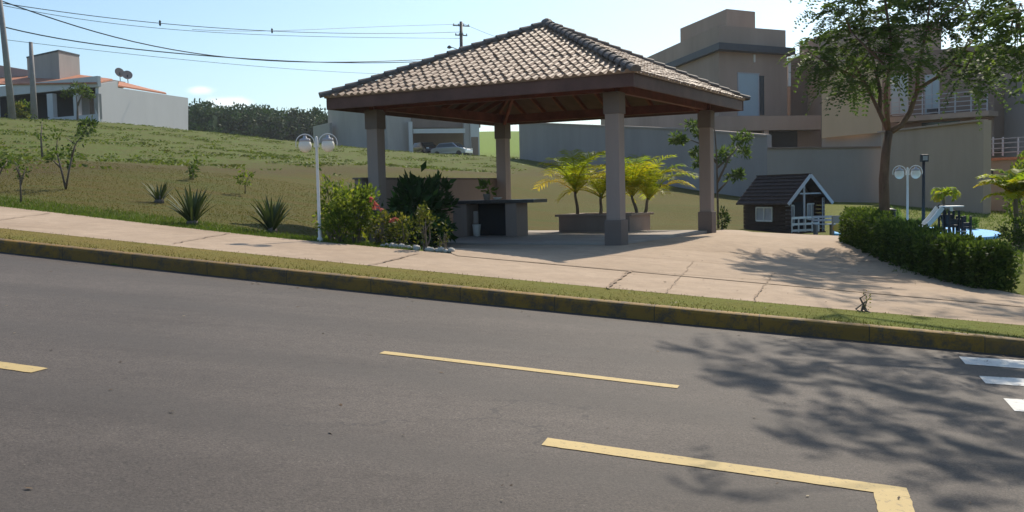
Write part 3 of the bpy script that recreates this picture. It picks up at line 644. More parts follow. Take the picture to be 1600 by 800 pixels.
# ------------------------------------------------------------------ shrubs, plants, stones by the pavement
def shrub(name, label, cat, base, h, rad, k, L, W, mat, ncl=14, stems=6, group=None, flowers=None, up=.3):
    base = np.asarray(base, float); root = thing(name, label, cat, base, group)
    mb = MB(); c = base+np.array([0, 0, h*.55]); cl = leafy_mesh(mb, c, (rad, rad, h*.5), k, L, W, ncl, up); mb.build('foliage', mat, root)
    mb = MB()
    for q in cl[:stems]:
        mid = base*.5+q*.5+rng.normal(size=3)*.03; mb.tube([base+np.r_[rng.normal(size=2)*.04, 0], mid, q], [.014, .01, .004], 5)
    mb.build('stems', 'bark_grey', root)
    if flowers is not None:
        for f in flowers:
            mb = MB(); c = np.asarray(f, float); p = np.repeat(c[None], 14, 0); d = unit(rng.normal(size=(14, 3))+np.array([0, -.2, .5])); mb.quads(leaf_quads(p, d, rand_dirs(14), .045+.02*rng.random(14), .04))
            mb.build('flower', 'flower', root)
    return root
def sp(px, py, d): return P(px, py, d)
shrub('leafy_shrub', 'large dark glossy shrub in front of the pavilion beside the left column', 'shrub', stand(646, 17.6), 1.16, .54, 900, .20, .085, 'leaf_dark', 22, 8)
shrub('leafy_shrub', 'dark shrub with bright sunlit top leaves left of the barbecue counter', 'shrub', stand(680, 18.1), 1.18, .36, 560, .19, .08, 'leaf_dark', 18, 8)
shrub('leafy_shrub', 'low dark shrub filling the bed under the glossy shrubs', 'shrub', stand(655, 16.9), .62, .55, 600, .14, .06, 'leaf_dark', 16, 6)
shrub('bedding_shrub', 'tall yellow green shrub right behind the left twin globe lamp', 'shrub', stand(518, 15.0), 1.0, .28, 620, .09, .038, 'leaf_shrub', 12, 6)
shrub('bedding_shrub', 'broad rounded yellow green shrub between the lamp and the left column', 'shrub', stand(553, 14.7), .86, .42, 1900, .075, .034, 'leaf_shrub', 24, 8)
shrub('bedding_shrub', 'dense low green shrub at the foot of the broad shrub by the lamp', 'shrub', stand(530, 14.4), .48, .32, 900, .06, .03, 'leaf_shrub', 18, 6)
shrub('bedding_shrub', 'darker leafy shrub right behind the broad yellow green shrub', 'shrub', stand(562, 15.9), .95, .34, 700, .08, .035, 'leaf_hedge', 16, 6)
rb = stand(590, 14.5)
shrub('rose_bush', 'rose bush with pink red flowers in front of the left column', 'rose bush', rb, .52, .20, 380, .06, .03, 'leaf_olive', 10, 7, None, [sp(580, 312, 14.5), sp(587, 319, 14.5), sp(594, 326, 14.5), sp(585, 325, 14.6)])
shrub('rose_bush', 'small rose bush with an orange pink bloom behind the white stones', 'rose bush', stand(628, 14.4), .46, .26, 480, .06, .03, 'leaf_olive', 12, 7, None, [sp(618, 343, 14.4), sp(613, 345, 14.4)])
shrub('young_shrub', 'thin upright shrub with olive leaves behind the right end of the stones', 'shrub', stand(664, 13.9), .60, .15, 230, .06, .03, 'leaf_olive', 9, 5)
shrub('young_shrub', 'small reddish twiggy shrub at the right end of the stones', 'shrub', stand(690, 13.9), .42, .10, 80, .05, .022, 'leaf_olive', 6, 6)
for i in range(16):
    t = i/15; p = ground_hit(598+t*106+rng.normal()*1.5, 385.5+t*10.0+rng.normal()*.5, 10, 30); s = .03+.02*rng.random()+.012*t
    import bmesh
    bm = bmesh.new(); bmesh.ops.create_icosphere(bm, subdivisions=2, radius=1.0)
    a = np.array([v.co for v in bm.verts]); a = a*(1+.16*np.sin(a@rng.normal(size=3)*2.3+rng.random()*6))[:, None]*np.array([1.15, .9, .85])*s; f = [[v.index for v in q.verts] for q in bm.faces]; bm.free()
    o = MB().add(a, f).build('edging_stone', 'stone', None, smooth=True); o.location = (p[0], p[1], p[2]+s*.55); o.rotation_euler = (0, 0, rng.random()*6)
    tag(o, 'whitewashed stone in the row edging the flower bed', 'stone', 'white stones edging the flower bed')
def agave(label, px, py, h, spread, k):
    b = ground_hit(px, py, 10, 40); root = thing('agave', label, 'agave', b, 'spiky agaves on the lawn'); mb = MB()
    for i in range(k):
        az = rng.random()*6.28; t = (i+.5)/k; el = R(86-50*t**1.15*spread+rng.normal()*4); L = h*(.72+.33*rng.random())*(1 if t < .75 else .8)
        hd = np.array([math.cos(az), math.sin(az), 0]); sd = np.array([-hd[1], hd[0], 0]); p = b+hd*.03; a = el; n = 6; pl_, pr_ = [], []; w0 = .05*(h/.6)
        for j in range(n+1):
            w = w0*(.55+.9*(j/n))*(1-(j/n)**2.2)+.002; pl_.append(p+sd*w/2); pr_.append(p-sd*w/2); p = p+(hd*math.cos(a)+np.array([0, 0, math.sin(a)]))*L/n; a -= .05+.03*spread
        A = np.array(pl_); B = np.array(pr_); q = np.stack([A[:-1], A[1:], B[1:], B[:-1]], 1); mb.quads(q, np.full(n, np.clip(rng.normal(.45, .2), 0, 1)))
    mb.build('leaves', 'leaf_agave', root)
    mb = MB().lathe(b-np.array([0, 0, .03]), [(.09, 0), (.1, .05), (.05, .14), (.01, .16)], 9); mb.build('stem', 'bark_grey', root)
agave('small spiky agave, farthest up the lawn of the three', 249, 316, .56, 1.0, 34)
agave('tall narrow spiky agave between the other two on the lawn', 301, 350, .68, .85, 44)
agave('wide spiky agave nearest the left twin globe lamp', 425, 363, .66, 1.0, 52)
def sapling(label, base, pts_list, k, L, W, mat, clumps, name='sapling', group=None, r0=.025, bark='bark_grey', sig=1.0):
    """stems as lists of points, leaf clumps as (centre, radius)"""
    base = np.asarray(base, float); root = thing(name, label, 'tree', base, group); mb = MB()
    for pts in pts_list: mb.tube(np.array(pts), np.linspace(r0, r0*.3, len(pts)), 6)
    mb.build('trunk', bark, root, smooth=True); mb = MB()
    for c, rad in clumps: leafy_mesh(mb, c, (rad, rad, rad*.75), k, L, W, 5, .1, .3)
    mb.build('crown', mat, root); return root
b = ground_hit(103, 295, 10, 60); d = b[1]*cp
def near(px, py, dd, j=.5): return P(px, py, dd+rng.normal()*j*.3)
dd = float(b@W_)
sapling('young twin stemmed tree with sparse crown on the lawn at left', b, [[b, near(95, 262, dd), near(88, 235, dd), near(90, 215, dd)], [b, near(108, 265, dd), near(114, 240, dd), near(120, 222, dd), near(132, 208, dd)], [near(95, 262, dd), near(80, 248, dd)], [near(112, 245, dd), near(118, 225, dd), near(104, 216, dd)]], 22, .09, .04, 'leaf_hedge', [(near(x, y, dd), r) for x, y, r in ((85, 225, .16), (95, 212, .2), (108, 228, .2), (120, 216, .22), (132, 208, .16), (140, 200, .1), (100, 238, .16), (116, 240, .15), (80, 250, .08), (112, 256, .08), (88, 242, .12))])
b = ground_hit(33, 317, 10, 60); dd = float(b@W_)
sapling('thin bare looking sapling with few leaves, near the pavement at far left', b, [[b, near(32, 290, dd, .1), near(30, 262, dd, .1), near(21, 250, dd, .1)], [near(32, 290, dd, .1), near(40, 262, dd, .1)], [near(31, 275, dd, .1), near(24, 256, dd, .1)]], 26, .07, .03, 'leaf_hedge', [(near(22, 250, dd), .09), (near(30, 262, dd), .1), (near(38, 268, dd), .08), (near(28, 278, dd), .06)], r0=.02)
b = ground_hit(-12, 300, 10, 60); dd = float(b@W_)
sapling('dark leaning sapling cut by the left edge of the picture', b, [[b, near(-4, 280, dd), near(4, 262, dd), near(12, 252, dd)], [near(-4, 280, dd), near(-8, 255, dd)]], 32, .10, .045, 'leaf_hedge', [(near(4, 262, dd), .17), (near(-8, 250, dd), .2), (near(10, 252, dd), .1)])
b = ground_hit(383, 303, 10, 60); dd = float(b@W_)
sapling('small yellowish sapling on the lawn behind the agaves', b, [[b, near(383, 285, dd, .1), near(380, 268, dd, .1)], [near(383, 288, dd, .1), near(390, 272, dd, .1)]], 34, .09, .04, 'leaf_shrub', [(near(380, 268, dd), .14), (near(389, 274, dd), .12), (near(376, 280, dd), .1), (near(385, 285, dd), .09)], r0=.014)
b = ground_hit(302, 281, 10, 80); dd = float(b@W_)
sapling('small dull green sapling at the edge of the mown lawn', b, [[b, near(301, 268, dd, .1), near(305, 257, dd, .1)]], 40, .11, .05, 'leaf_hedge', [(near(305, 258, dd), .16), (near(300, 264, dd), .15), (near(302, 272, dd), .1)], r0=.016)
b = ground_hit(66, 246, 20, 90); dd = float(b@W_)
sapling('bushy young tree halfway up the slope below the left house', b, [[b, near(64, 215, dd), near(66, 190, dd)]], 20, .12, .055, 'leaf_hedge', [(near(x, y, dd), r) for x, y, r in ((62, 188, .3), (70, 195, .28), (66, 206, .26), (64, 218, .2))], r0=.04)
b = ground_hit(140, 222, 20, 100); dd = float(b@W_)
shrub('field_bush', 'dark bush on the weedy slope below the white side wall', 'bush', ground_hit(137, 214, 20, 110), .8, .5, 200, .25, .1, 'leaf_hedge', 9, 5)
b = stand(1354, 11.0); r = ground_hit(1354, 490, 8, 20)
shrub('seedling', 'small dry seedling at the edge of the plaza paving', 'plant', r, .24, .035, 26, .035, .014, 'leaf_olive', 6, 4)

# ------------------------------------------------------------------ lamps
def twin_lamp(label, base, h, s):
    base = np.asarray(base, float); root = thing('street_lamp', label, 'lamp', base, 'white twin globe lamps'); top = base+np.array([0, 0, h])
    MB().lathe(base, [(.04*s, -.02), (.04*s, .05), (.024*s, .07), (.021*s, h*.75), (.020*s, h*.985), (.010*s, h)], 12).build('pole', 'white', root, smooth=True)
    rx = R_*1.0; rx = unit(np.array([rx[0], rx[1], 0]))
    for sg in (-1, 1):
        c = top+rx*sg*.165*s+np.array([0, 0, -.10*s])
        t = np.linspace(R(200), R(-20), 15) if sg > 0 else np.linspace(R(-20), R(200), 15)
        ring = [c+rx*math.cos(q)*.135*s+np.array([0, 0, 1])*math.sin(q)*.135*s for q in t]
        a = MB().tube(ring, .0075*s, 6); a.bar(ring[0] if sg > 0 else ring[0], np.array([top[0], top[1], ring[0][2]]), .015*s, .02*s)
        arm = a.build('arm', 'white', root)
        MB().lathe(c+np.array([0, 0, -.02*s]), [(.02*s, .135*s), (.03*s, .10*s), (.075*s, .085*s), (.085*s, .05*s)], 12).build('fitting', 'lilac_trim', arm, smooth=True)
        prof = [(.094*s*math.cos(q), .102*s*math.sin(q)-.03*s) for q in np.linspace(R(-89), R(58), 12)]
        MB().lathe(c, prof, 18).build('globe', 'globe', arm, smooth=True)
    return root
lb = ground_hit(500, 378, 10, 30); twin_lamp('white lamp with two hanging globes at the pavement edge by the shrubs', lb, (378-214)/FPX*float(lb@W_), 1.0)
lb2 = stand(1418, 24.5); d2 = float(lb2@W_); hz = 302-(1418-800)*ROLL
h2 = ((hz-262)/FPX*d2)-lb2[2]; twin_lamp('white lamp with two hanging globes behind the hedge at right', lb2, h2, 1.22)
fb = stand(1443, 27.0); df = float(fb@W_); hf = (302-643*ROLL-250)/FPX*df-fb[2]
fl = thing('floodlight', 'black pole floodlight with square head on the lawn behind the hedge', 'floodlight', fb)
MB().lathe(fb, [(.05, 0), (.045, hf*.5), (.04, hf)], 10).build('pole', 'black', fl, smooth=True)
hd = MB().box(fb+np.array([0, -.04, hf+.04]), (.20, .12, .20)).build('head', 'black', fl, bevel=.01)
MB().box(fb+np.array([0, -.105, hf+.04]), (.13, .012, .12)).build('lens', 'wall_grey', hd)

# ------------------------------------------------------------------ wooden playhouse
def playhouse():
    pc = P(1235, 366, 26.6); g = pc[2] = g1(pc[0], pc[1])        # near corner of the side wall and the porch front
    pl_ = P(1162, 365, 28.5); pr_ = P(1291, 365, 27.6)
    sv = np.array([pl_[0]-pc[0], pl_[1]-pc[1], 0]); Ls = np.linalg.norm(sv); sv /= Ls
    fv = np.array([-sv[1], sv[0], 0]); fv = fv if fv@np.array([pr_[0]-pc[0], pr_[1]-pc[1], 0]) > 0 else -fv
    Wd = 1.16; hw = .95; hr = (302-472*ROLL-275)/FPX*26.9-g
    def q(s, t, z): return np.array([pc[0], pc[1], g])+sv*s+fv*t+np.array([0, 0, z])
    AX = np.array([sv, fv, [0, 0, 1]])
    root = thing('playhouse', 'brown wooden playhouse with gabled roof and white porch rail', 'playhouse', q(Ls/2, Wd/2, 0))
    po = .42                                                      # porch depth at the gable end
    mb = MB(); nb = 9                                             # log side wall: boards with a groove between
    for k in range(nb):
        for t in (.02, Wd-.02): mb.box(q((Ls+0)/2, t, (k+.5)*hw/nb), (Ls, .05, hw/nb-.008), AX)
        mb.box(q(po, Wd/2, (k+.5)*hw/nb), (.05, Wd-.09, hw/nb-.008), AX); mb.box(q(Ls-.02, Wd/2, (k+.5)*hw/nb), (.05, Wd-.09, hw/nb-.008), AX)
    mb.box(q((Ls+po)/2, Wd/2, hw/2), (Ls-po-.06, Wd-.08, hw-.02), AX)
    for s in (po, Ls-.02):
        mb.prism([q(s-.02, .05, hw), q(s-.02, Wd-.05, hw), q(s-.02, Wd/2, hr-.08)], [q(s+.02, .05, hw), q(s+.02, Wd-.05, hw), q(s+.02, Wd/2, hr-.08)])
    mb.build('wall', 'log_brown', root)
    ov = .17; so = .12; sl = (hr-hw)/(Wd/2)
    for t0, sg in ((0, -1), (Wd, 1)):
        te = t0+sg*ov; ze = hw-ov*sl; up = np.array([0, 0, .045])
        ring = [q(-so, te, ze), q(Ls+so, te, ze), q(Ls+so, Wd/2, hr), q(-so, Wd/2, hr)]
        mb = MB().prism(ring, [p+up for p in ring])
        for r_ in range(1, 8):
            t = r_/8; a = np.array(ring[0])*(1-t)+np.array(ring[3])*t; b_ = np.array(ring[1])*(1-t)+np.array(ring[2])*t; mb.bar(a+up*1.15, b_+up*1.15, .05, .012)
        mb.build('roof_slope', 'shingle', root)
        MB().bar(q(-so-.012, te, ze+.01), q(-so-.012, Wd/2, hr+.02), .022, .085).build('bargeboard', 'lilac_trim', root)
    MB().bar(q(-so, Wd/2, hr+.05), q(Ls+so, Wd/2, hr+.05), .08, .03).build('ridge_board', 'shingle', root)
    for t in (.03, Wd*.42, Wd-.03): MB().bar(q(.03, t, 0), q(.03, t, hw+(.0 if t in (.03, Wd-.03) else sl*Wd*.4)), .05, .05, (1, 0, 0)).build('porch_post', 'lilac_trim', root)
    MB().bar(q(.03, Wd*.30, hw+.12), q(.03, Wd-.06, hw+.12), .03, .04).build('tie_beam', 'lilac_trim', root)
    def window(side, s0, s1, z0, z1):
        def w(s, z, off): return q(s, -.006-off, z) if side else q(po-.03-off, s, z)
        fr = MB(); 
        for a, b_ in (((s0, z0), (s1, z0)), ((s0, z1), (s1, z1))): fr.bar(w(*a, .015), w(*b_, .015), .03, .04)
        for s in (s0, (s0+s1)/2, s1): fr.bar(w(s, z0, .016), w(s, z1, .016), .028, .035, (sv if not side else fv))
        o = fr.build('window', 'white', root); c = MB(); c.box((w(s0, z0, .0)+w(s1, z1, .0))/2, ((s1-s0), .012, z1-z0) if side else (.012, s1-s0, z1-z0), AX); c.build('shutter', 'lilac_trim', o)
    window(True, Ls*.36, Ls*.70, .33, .70); window(False, .16, .42, .2, .75); window(False, .88, 1.16, .35, .78)
    MB().box(q(po-.035, Wd*.52, .42), (.02, .34, .84), AX).build('door', 'dark_gap', root)
    rl = MB()
    for z in (.08, .25, .42): rl.bar(q(.0, .05, z), q(.0, Wd*.82, z), .03, .06)
    for t in np.linspace(.05, Wd*.82, 5): rl.bar(q(.0, t, .02), q(.0, t, .44), .035, .035, (1, 0, 0))
    rl.build('porch_rail', 'white', root)
    MB().box(q(.2, Wd/2, .015), (.5, Wd, .03), AX).build('porch_floor', 'log_brown', root)
playhouse()

# ------------------------------------------------------------------ playground: blue floor, toys
def blue_floor():
    a = [P(1418, 373, 23), P(1500, 376, 22.3), P(1566, 369, 23.6), P(1555, 364, 26), P(1470, 360, 27.5), P(1280, 362, 29), P(1300, 366, 27)]
    a = [np.array([p[0], p[1]]) for p in a]; a = [stand(1300, 24.6)[:2], stand(1420, 23.2)[:2], stand(1500, 22.6)[:2], stand(1568, 23.4)[:2], stand(1560, 26.4)[:2], stand(1480, 28)[:2], stand(1300, 29.5)[:2]]
    # smooth the outline
    a = np.array(a)
    for _ in range(3):
        b = np.roll(a, -1, 0); a = np.stack([a*.75+b*.25, a*.25+b*.75], 1).reshape(-1, 2)
    c = a.mean(0); rings = [c+(a-c)*t for t in (1, .75, .5, .25)]; mb = MB(); k = len(a); v = []
    for i, r_ in enumerate(rings): v.append(np.c_[r_, gz(r_[:, 0], r_[:, 1])+.06])
    v.append(np.c_[[c], gz(c[0], c[1])+.06]); v.append(np.c_[a, gz(a[:, 0], a[:, 1])-.05])
    f = [(i*k+j, i*k+(j+1) % k, (i+1)*k+(j+1) % k, (i+1)*k+j) for i in range(3) for j in range(k)]+[(3*k+j, 3*k+(j+1) % k, 4*k) for j in range(k)]+[(4*k+1+j, 4*k+1+(j+1) % k, (j+1) % k, j) for j in range(k)]
    struct(mb.add(np.vstack(v), f).build('playground_floor', 'blue'))
blue_floor()
def slide():
    b = stand(1456, 24.2); b[2] += .06; s = .0156*2
    root = thing('slide', 'small white playground slide with dark steps on the blue floor', 'slide', b)
    x = unit(np.array([R_[0], R_[1], 0])); z = np.array([0, 0, 1])
    lo, hi = b-x*.30+z*.10, b+x*.20+z*.62
    y = np.cross(z, x); n = 8; A = []
    mb = MB()
    for i in range(n+1):
        t = i/n; c = lo+(hi-lo)*t+z*(-.05*math.sin(t*math.pi)); A.append(c)
    for p, q in zip(A[:-1], A[1:]):
        mb.bar(p, q, .30, .025)
        for sg in (-1, 1): mb.bar(p+y*sg*.15+z*.05, q+y*sg*.15+z*.05, .025, .11)
    mb.build('chute', 'white', root)
    mb = MB()
    for sg in (-1, 1):
        mb.bar(b+x*.24+y*sg*.14, hi+x*.03+y*sg*.14+z*.12, .04, .04, (0, 1, 0)); mb.bar(b+x*.42+y*sg*.14, hi+x*.04+y*sg*.14, .04, .04, (0, 1, 0))
    for k in range(1, 5): mb.bar(b+x*(.42-.045*k)+y*.14+z*.12*k, b+x*(.42-.045*k)-y*.14+z*.12*k, .07, .03)
    mb.build('ladder', 'dark_plastic', root)
slide()
def activity_tower():
    b = stand(1493, 24.0); b[2] += .06; x = unit(np.array([R_[0], R_[1], 0])); y = np.cross((0, 0, 1), x); z = np.array([0, 0, 1])
    root = thing('play_tower', 'dark plastic playground tower with pale flat canopy on the blue floor', 'play tower', b)
    AX = np.array([x, y, z])
    for (s, w, h) in ((-.10, .24, .60), (.20, .20, .46)):
        m = MB()
        for sg in (-1, 1):
            for tg in (-1, 1): m.bar(b+x*(s+sg*w/2)+y*tg*.15, b+x*(s+sg*w/2)+y*tg*.15+z*h, .05, .05, (0, 1, 0))
        m.box(b+x*s+z*(h*.38), (w, .3, .05), AX); m.box(b+x*s+y*.13+z*(h*.62), (w, .03, h*.45), AX); m.box(b+x*(s-w/2)+z*(h*.65), (.03, .28, h*.4), AX); m.box(b+x*s-y*.14+z*(h*.55), (w*.9, .03, h*.22), AX)
        m.build('tower_frame', 'dark_plastic', root, bevel=.01)
    m = MB().box(b-x*.10+z*.70, (.44, .42, .03), AX); m.bar(b-x*.10+z*.58, b-x*.10+z*.70, .06, .06, (0, 1, 0)); m.build('canopy', 'white', root, bevel=.008)
    m = MB().box(b+x*.05-y*.2+z*.10, (.12, .36, .02), AX); m.build('ramp', 'lilac_trim', root)
activity_tower()
b = stand(1389, 23.0); bn = thing('litter_bin', 'dark grey upright bin behind the hedge by the tree trunk', 'bin', b)
MB().lathe(b, [(.13, 0), (.15, .62), (.16, .64), (.12, .645)], 14).build('body', 'dark_plastic', bn, smooth=True); MB().lathe(b+np.array([0, 0, .65]), [(.165, 0), (.16, .03), (.08, .07), (.01, .075)], 14).build('lid', 'dark_plastic', bn, smooth=True)
b = stand(1307, 25.2); tb = thing('activity_board', 'grey activity board with yellow disc between the playhouse and the hedge', 'activity board', b); x3 = unit(np.array([R_[0], R_[1], 0])); y3 = np.cross((0, 0, 1), x3); AX3 = np.array([x3, y3, [0, 0, 1]])
m = MB(); m.box(b+np.array([0, 0, .42])+x3*.02, (.26, .05, .20), AX3); m.bar(b+x3*.12, b+x3*.12+np.array([0, 0, .5]), .04, .04, (0, 1, 0)); m.bar(b-x3*.10, b-x3*.10+np.array([0, 0, .5]), .04, .04, (0, 1, 0)); m.build('frame', 'wall_grey', tb)
t = np.linspace(0, 2*np.pi, 17)[:-1]; ring = [b+np.array([0, 0, .2])-y3*.03+x3*.1*math.cos(q)+np.array([0, 0, .1])*math.sin(q) for q in t]; MB().prism(ring, [p-y3*.03 for p in ring]).build('disc', 'yellow_plastic', tb)
b = stand(1287, 26.4); be = thing('bench', 'low pale bench with slatted back between the playhouse and the activity board', 'bench', b)
m = MB()
for k in range(3): m.box(b+y3*(.1*k-.1)+np.array([0, 0, .30]), (.55, .08, .025), AX3)
m.build('seat', 'lilac_trim', be); m = MB()
for k in range(2): m.box(b+y3*.16+np.array([0, 0, .40+.09*k]), (.55, .02, .06), AX3)
m.build('backrest', 'lilac_trim', be)
for sg in (-1, 1): m = MB(); m.box(b+x3*.22*sg+y3*.0+np.array([0, 0, .145]), (.04, .3, .285), AX3); m.build('leg', 'concrete', be)
for i, (px, dp, h) in enumerate(((1400, 25.5, .62), (1412, 26.5, .42), (1427, 25.4, .40), (1437, 27.5, .36), (1520, 26.8, .34), (1506, 28.5, .30))):
    L_ = ['tall leafy plant beside the litter bin', 'short plant just left of the right hand lamp pole', 'short plant just right of the right hand lamp pole', 'low plant at the foot of the floodlight pole', 'low plant behind the right end of the blue floor', 'low plant behind the play tower'][i]
    shrub('bedding_plant', L_, 'plant', stand(px, dp), h, .13+.04*(i == 0), 190, .10, .035, 'leaf_light', 8, 5, 'young plants in the lawn behind the hedge', up=.8)
palm('garden_palm', 'small yellow green palm on the lawn behind the playground', stand(1475, 29.5), .85, .62, 13, None, droop=1.9, tr=.04, lw=.035)
palm('garden_palm', 'large bright palm at the right edge behind a dark shrub', stand(1588, 20.5), 1.0, .88, 24, None, droop=.9, tr=.05, lw=.045)
shrub('bedding_shrub', 'tall leafy shrub rising above the palm at the right edge', 'shrub', stand(1598, 21.6), 2.0, .36, 900, .11, .05, 'leaf_shrub', 18, 8)
shrub('clipped_shrub', 'dark rounded shrub at the right edge under the palm', 'shrub', stand(1592, 19.4), .62, .42, 1300, .06, .03, 'leaf_hedge', 24, 6)
shrub('bedding_shrub', 'small dark shrub behind the right pavilion column', 'shrub', stand(1129, 24.3), .50, .15, 260, .08, .035, 'leaf_hedge', 8, 5)
bb = stand(1122, 25.0); dd = 25.0
sapling('slender tree with tiered light clumps behind the right pavilion column', bb, [[bb, near(1121, 300, dd, .1), near(1120, 250, dd, .1), near(1117, 205, dd, .1), near(1112, 190, dd, .1)], [near(1121, 285, dd, .1), near(1140, 245, dd), near(1160, 222, dd)], [near(1120, 255, dd, .1), near(1095, 225, dd), near(1070, 215, dd)], [near(1121, 300, dd, .1), near(1140, 280, dd)], [near(1121, 262, dd, .1), near(1145, 240, dd)]], 110, .13, .05, 'leaf_tree',
    [(near(x, y, dd), r) for x, y, r in ((1080, 195, .16), (1092, 208, .12), (1055, 214, .17), (1062, 218, .14), (1088, 238, .14), (1150, 220, .2), (1165, 212, .16), (1140, 236, .24), (1160, 236, .18), (1128, 245, .2), (1145, 275, .16), (1155, 272, .1), (1090, 252, .14))], name='young_tree', r0=.03)

# ------------------------------------------------------------------ clipped hedge
def hedge():
    path = [ground_hit(1530, 454, 8, 30)[:2], P(1450, 432, 14.2)[:2], P(1372, 402, 16.6)[:2], P(1328, 383, 19.0)[:2], P(1318, 378, 21.0)[:2]]
    path = np.array(path); root = thing('hedge', 'dark green clipped hedge curving beside the plaza', 'hedge', V3(path[1], g1(*path[1])))
    L = [path[0]]
    for a, b in zip(path[:-1], path[1:]): L += [a+(b-a)*t for t in np.linspace(0, 1, 13)[1:]]
    L = np.array(L); 
    for _ in range(6): L[1:-1] = (L[:-2]+2*L[1:-1]+L[2:])/4
    d = unit(np.gradient(L, axis=0)); sd = np.c_[d[:, 1], -d[:, 0]]          # to the right of travel (lawn side)
    if (sd[5]@np.array([1, 0])) < 0: sd = -sd
    z = gz(L[:, 0], L[:, 1]); wid = .52; hh = .50+.10*np.linspace(0, 1, len(L))+.035*np.sin(np.arange(len(L))*.9)+.02*rng.normal(size=len(L))
    mb = MB(); k = len(L); ins = .10; rows = []
    for i in range(k):
        for o, h in ((ins, 0), (ins, hh[i]-ins), (wid-ins, hh[i]-ins), (wid-ins, 0)): rows.append(V3(L[i]+sd[i]*o, z[i]+h))
    f = [(i*4+j, (i+1)*4+j, (i+1)*4+(j+1) % 4, i*4+(j+1) % 4) for i in range(k-1) for j in range(4)]+[(0, 1, 2, 3), tuple((k-1)*4+j for j in (3, 2, 1, 0))]
    mb.add(rows, f, .0)
    n = 26000; s = rng.random(n)*(k-1.001); i = s.astype(int); t = (s-i)[:, None]
    ends = rng.random(n) < .03; s[ends] = 0; 
    c = L[i]*(1-t)+L[i+1]*t; sdd = sd[i]; zz = z[i]*(1-t[:, 0])+z[i+1]*t[:, 0]; hhh = hh[i]*(1-t[:, 0])+hh[i+1]*t[:, 0]
    wob = .035*np.sin(s*2.1)+.03*np.sin(s*5.3+1)
    u = rng.random(n); per = 2*hhh+wid; q = u*per; o = np.where(q < hhh, 0, np.where(q < hhh+wid, q-hhh, wid)); h = np.where(q < hhh, q, np.where(q < hhh+wid, hhh, per-q))
    nrm = np.where((q < hhh)[:, None], np.c_[-sdd, np.zeros(n)], np.where((q < hhh+wid)[:, None], np.array([[0, 0, 1.]]), np.c_[sdd, np.zeros(n)]))
    o = o+np.where(ends, rng.random(n)*wid-o, 0); h = np.where(ends, rng.random(n)*hhh, h)
    p = np.c_[c+sdd*o[:, None], zz+h]; p = np.where(ends[:, None], np.c_[L[0]+sd[0]*o[:, None], z[0]+h], p); nrm = np.where(ends[:, None], np.r_[-d[0], 0][None], nrm)
    dep = rng.random(n)**1.7*.16; p = p-nrm*(dep-.035-wob)[:, None]
    # round the shoulders
    dd_ = unit(nrm+rng.normal(size=(n, 3))*.8+np.array([0, 0, .25])); sz = .7+.6*rng.random(n)
    mb.quads(leaf_quads(p, dd_, rand_dirs(n), .062*sz, .034*sz), np.clip(.42+.22*rng.normal(size=n)+.15*np.sin(s*3.7+h*9), 0, 1))
    m = 700; j = rng.integers(0, k, m); p = np.c_[L[j]+sd[j]*(rng.random((m, 1))*wid), z[j]+hh[j]+rng.random(m)*.07]; mb.quads(leaf_quads(p, unit(rng.normal(size=(m, 3))*.5+np.array([0, 0, 1.2])), rand_dirs(m), .09, .03), .5+.5*rng.random(m))
    mb.build('foliage', 'leaf_hedge', root)
    st = MB()
    for i in range(2, k-2, 3): st.tube([V3(L[i]+sd[i]*wid*.5, z[i]-.05), V3(L[i]+sd[i]*wid*.5, z[i]+.3)], .015, 5)
    st.build('stems', 'bark_grey', root)
hedge()

# ------------------------------------------------------------------ feathery leaved trees
def fronds(mb, clumps, per, flen, out_from, pairs=6, lw=.034, ll=.10):
    out_from = np.asarray(out_from, float)
    for c, rad in clumps:
        c = np.asarray(c, float); k = max(6, int(per*(rad/.4)**2)); p = c+rand_dirs(k)*rad*(.25+.75*rng.random((k, 1)))*np.array([1, 1, .7])
        d = unit(unit(p-c)*.8+unit(p-out_from)*.5+rng.normal(size=(k, 3))*.35+np.array([0, 0, -.10])); L = flen*(.7+.6*rng.random(k)); tone0 = np.clip(.42+.2*rng.normal()+.16*rng.normal(size=k), 0, 1)
        sd = unit(np.cross(d, np.array([0, 0, 1.0])+rng.normal(size=(k, 3))*.25))
        for j in range(pairs):
            t = (j+.6)/pairs; q = p+d*(L*t)[:, None]+np.array([0, 0, -1])*(.7*L*t*t)[:, None]
            s_l = ll*(math.sin(math.pi*(.12+.8*t))**.5)
            for sg in (-1, 1):
                ld = unit(sd*sg+d*.45+np.array([0, 0, -.28])+rng.normal(size=(k, 3))*.1); mb.quads(leaf_quads(q, ld, np.cross(d, sd)+rng.normal(size=(k, 3))*.2, s_l, lw), tone0)
        q0, q1 = p, p+d*(L*.5)[:, None]-np.array([0, 0, 1])*(.14*L)[:, None]; w = sd*.004; mb.quads(np.stack([q0-w, q0+w, q1+w, q1-w], 1), tone0*.5)
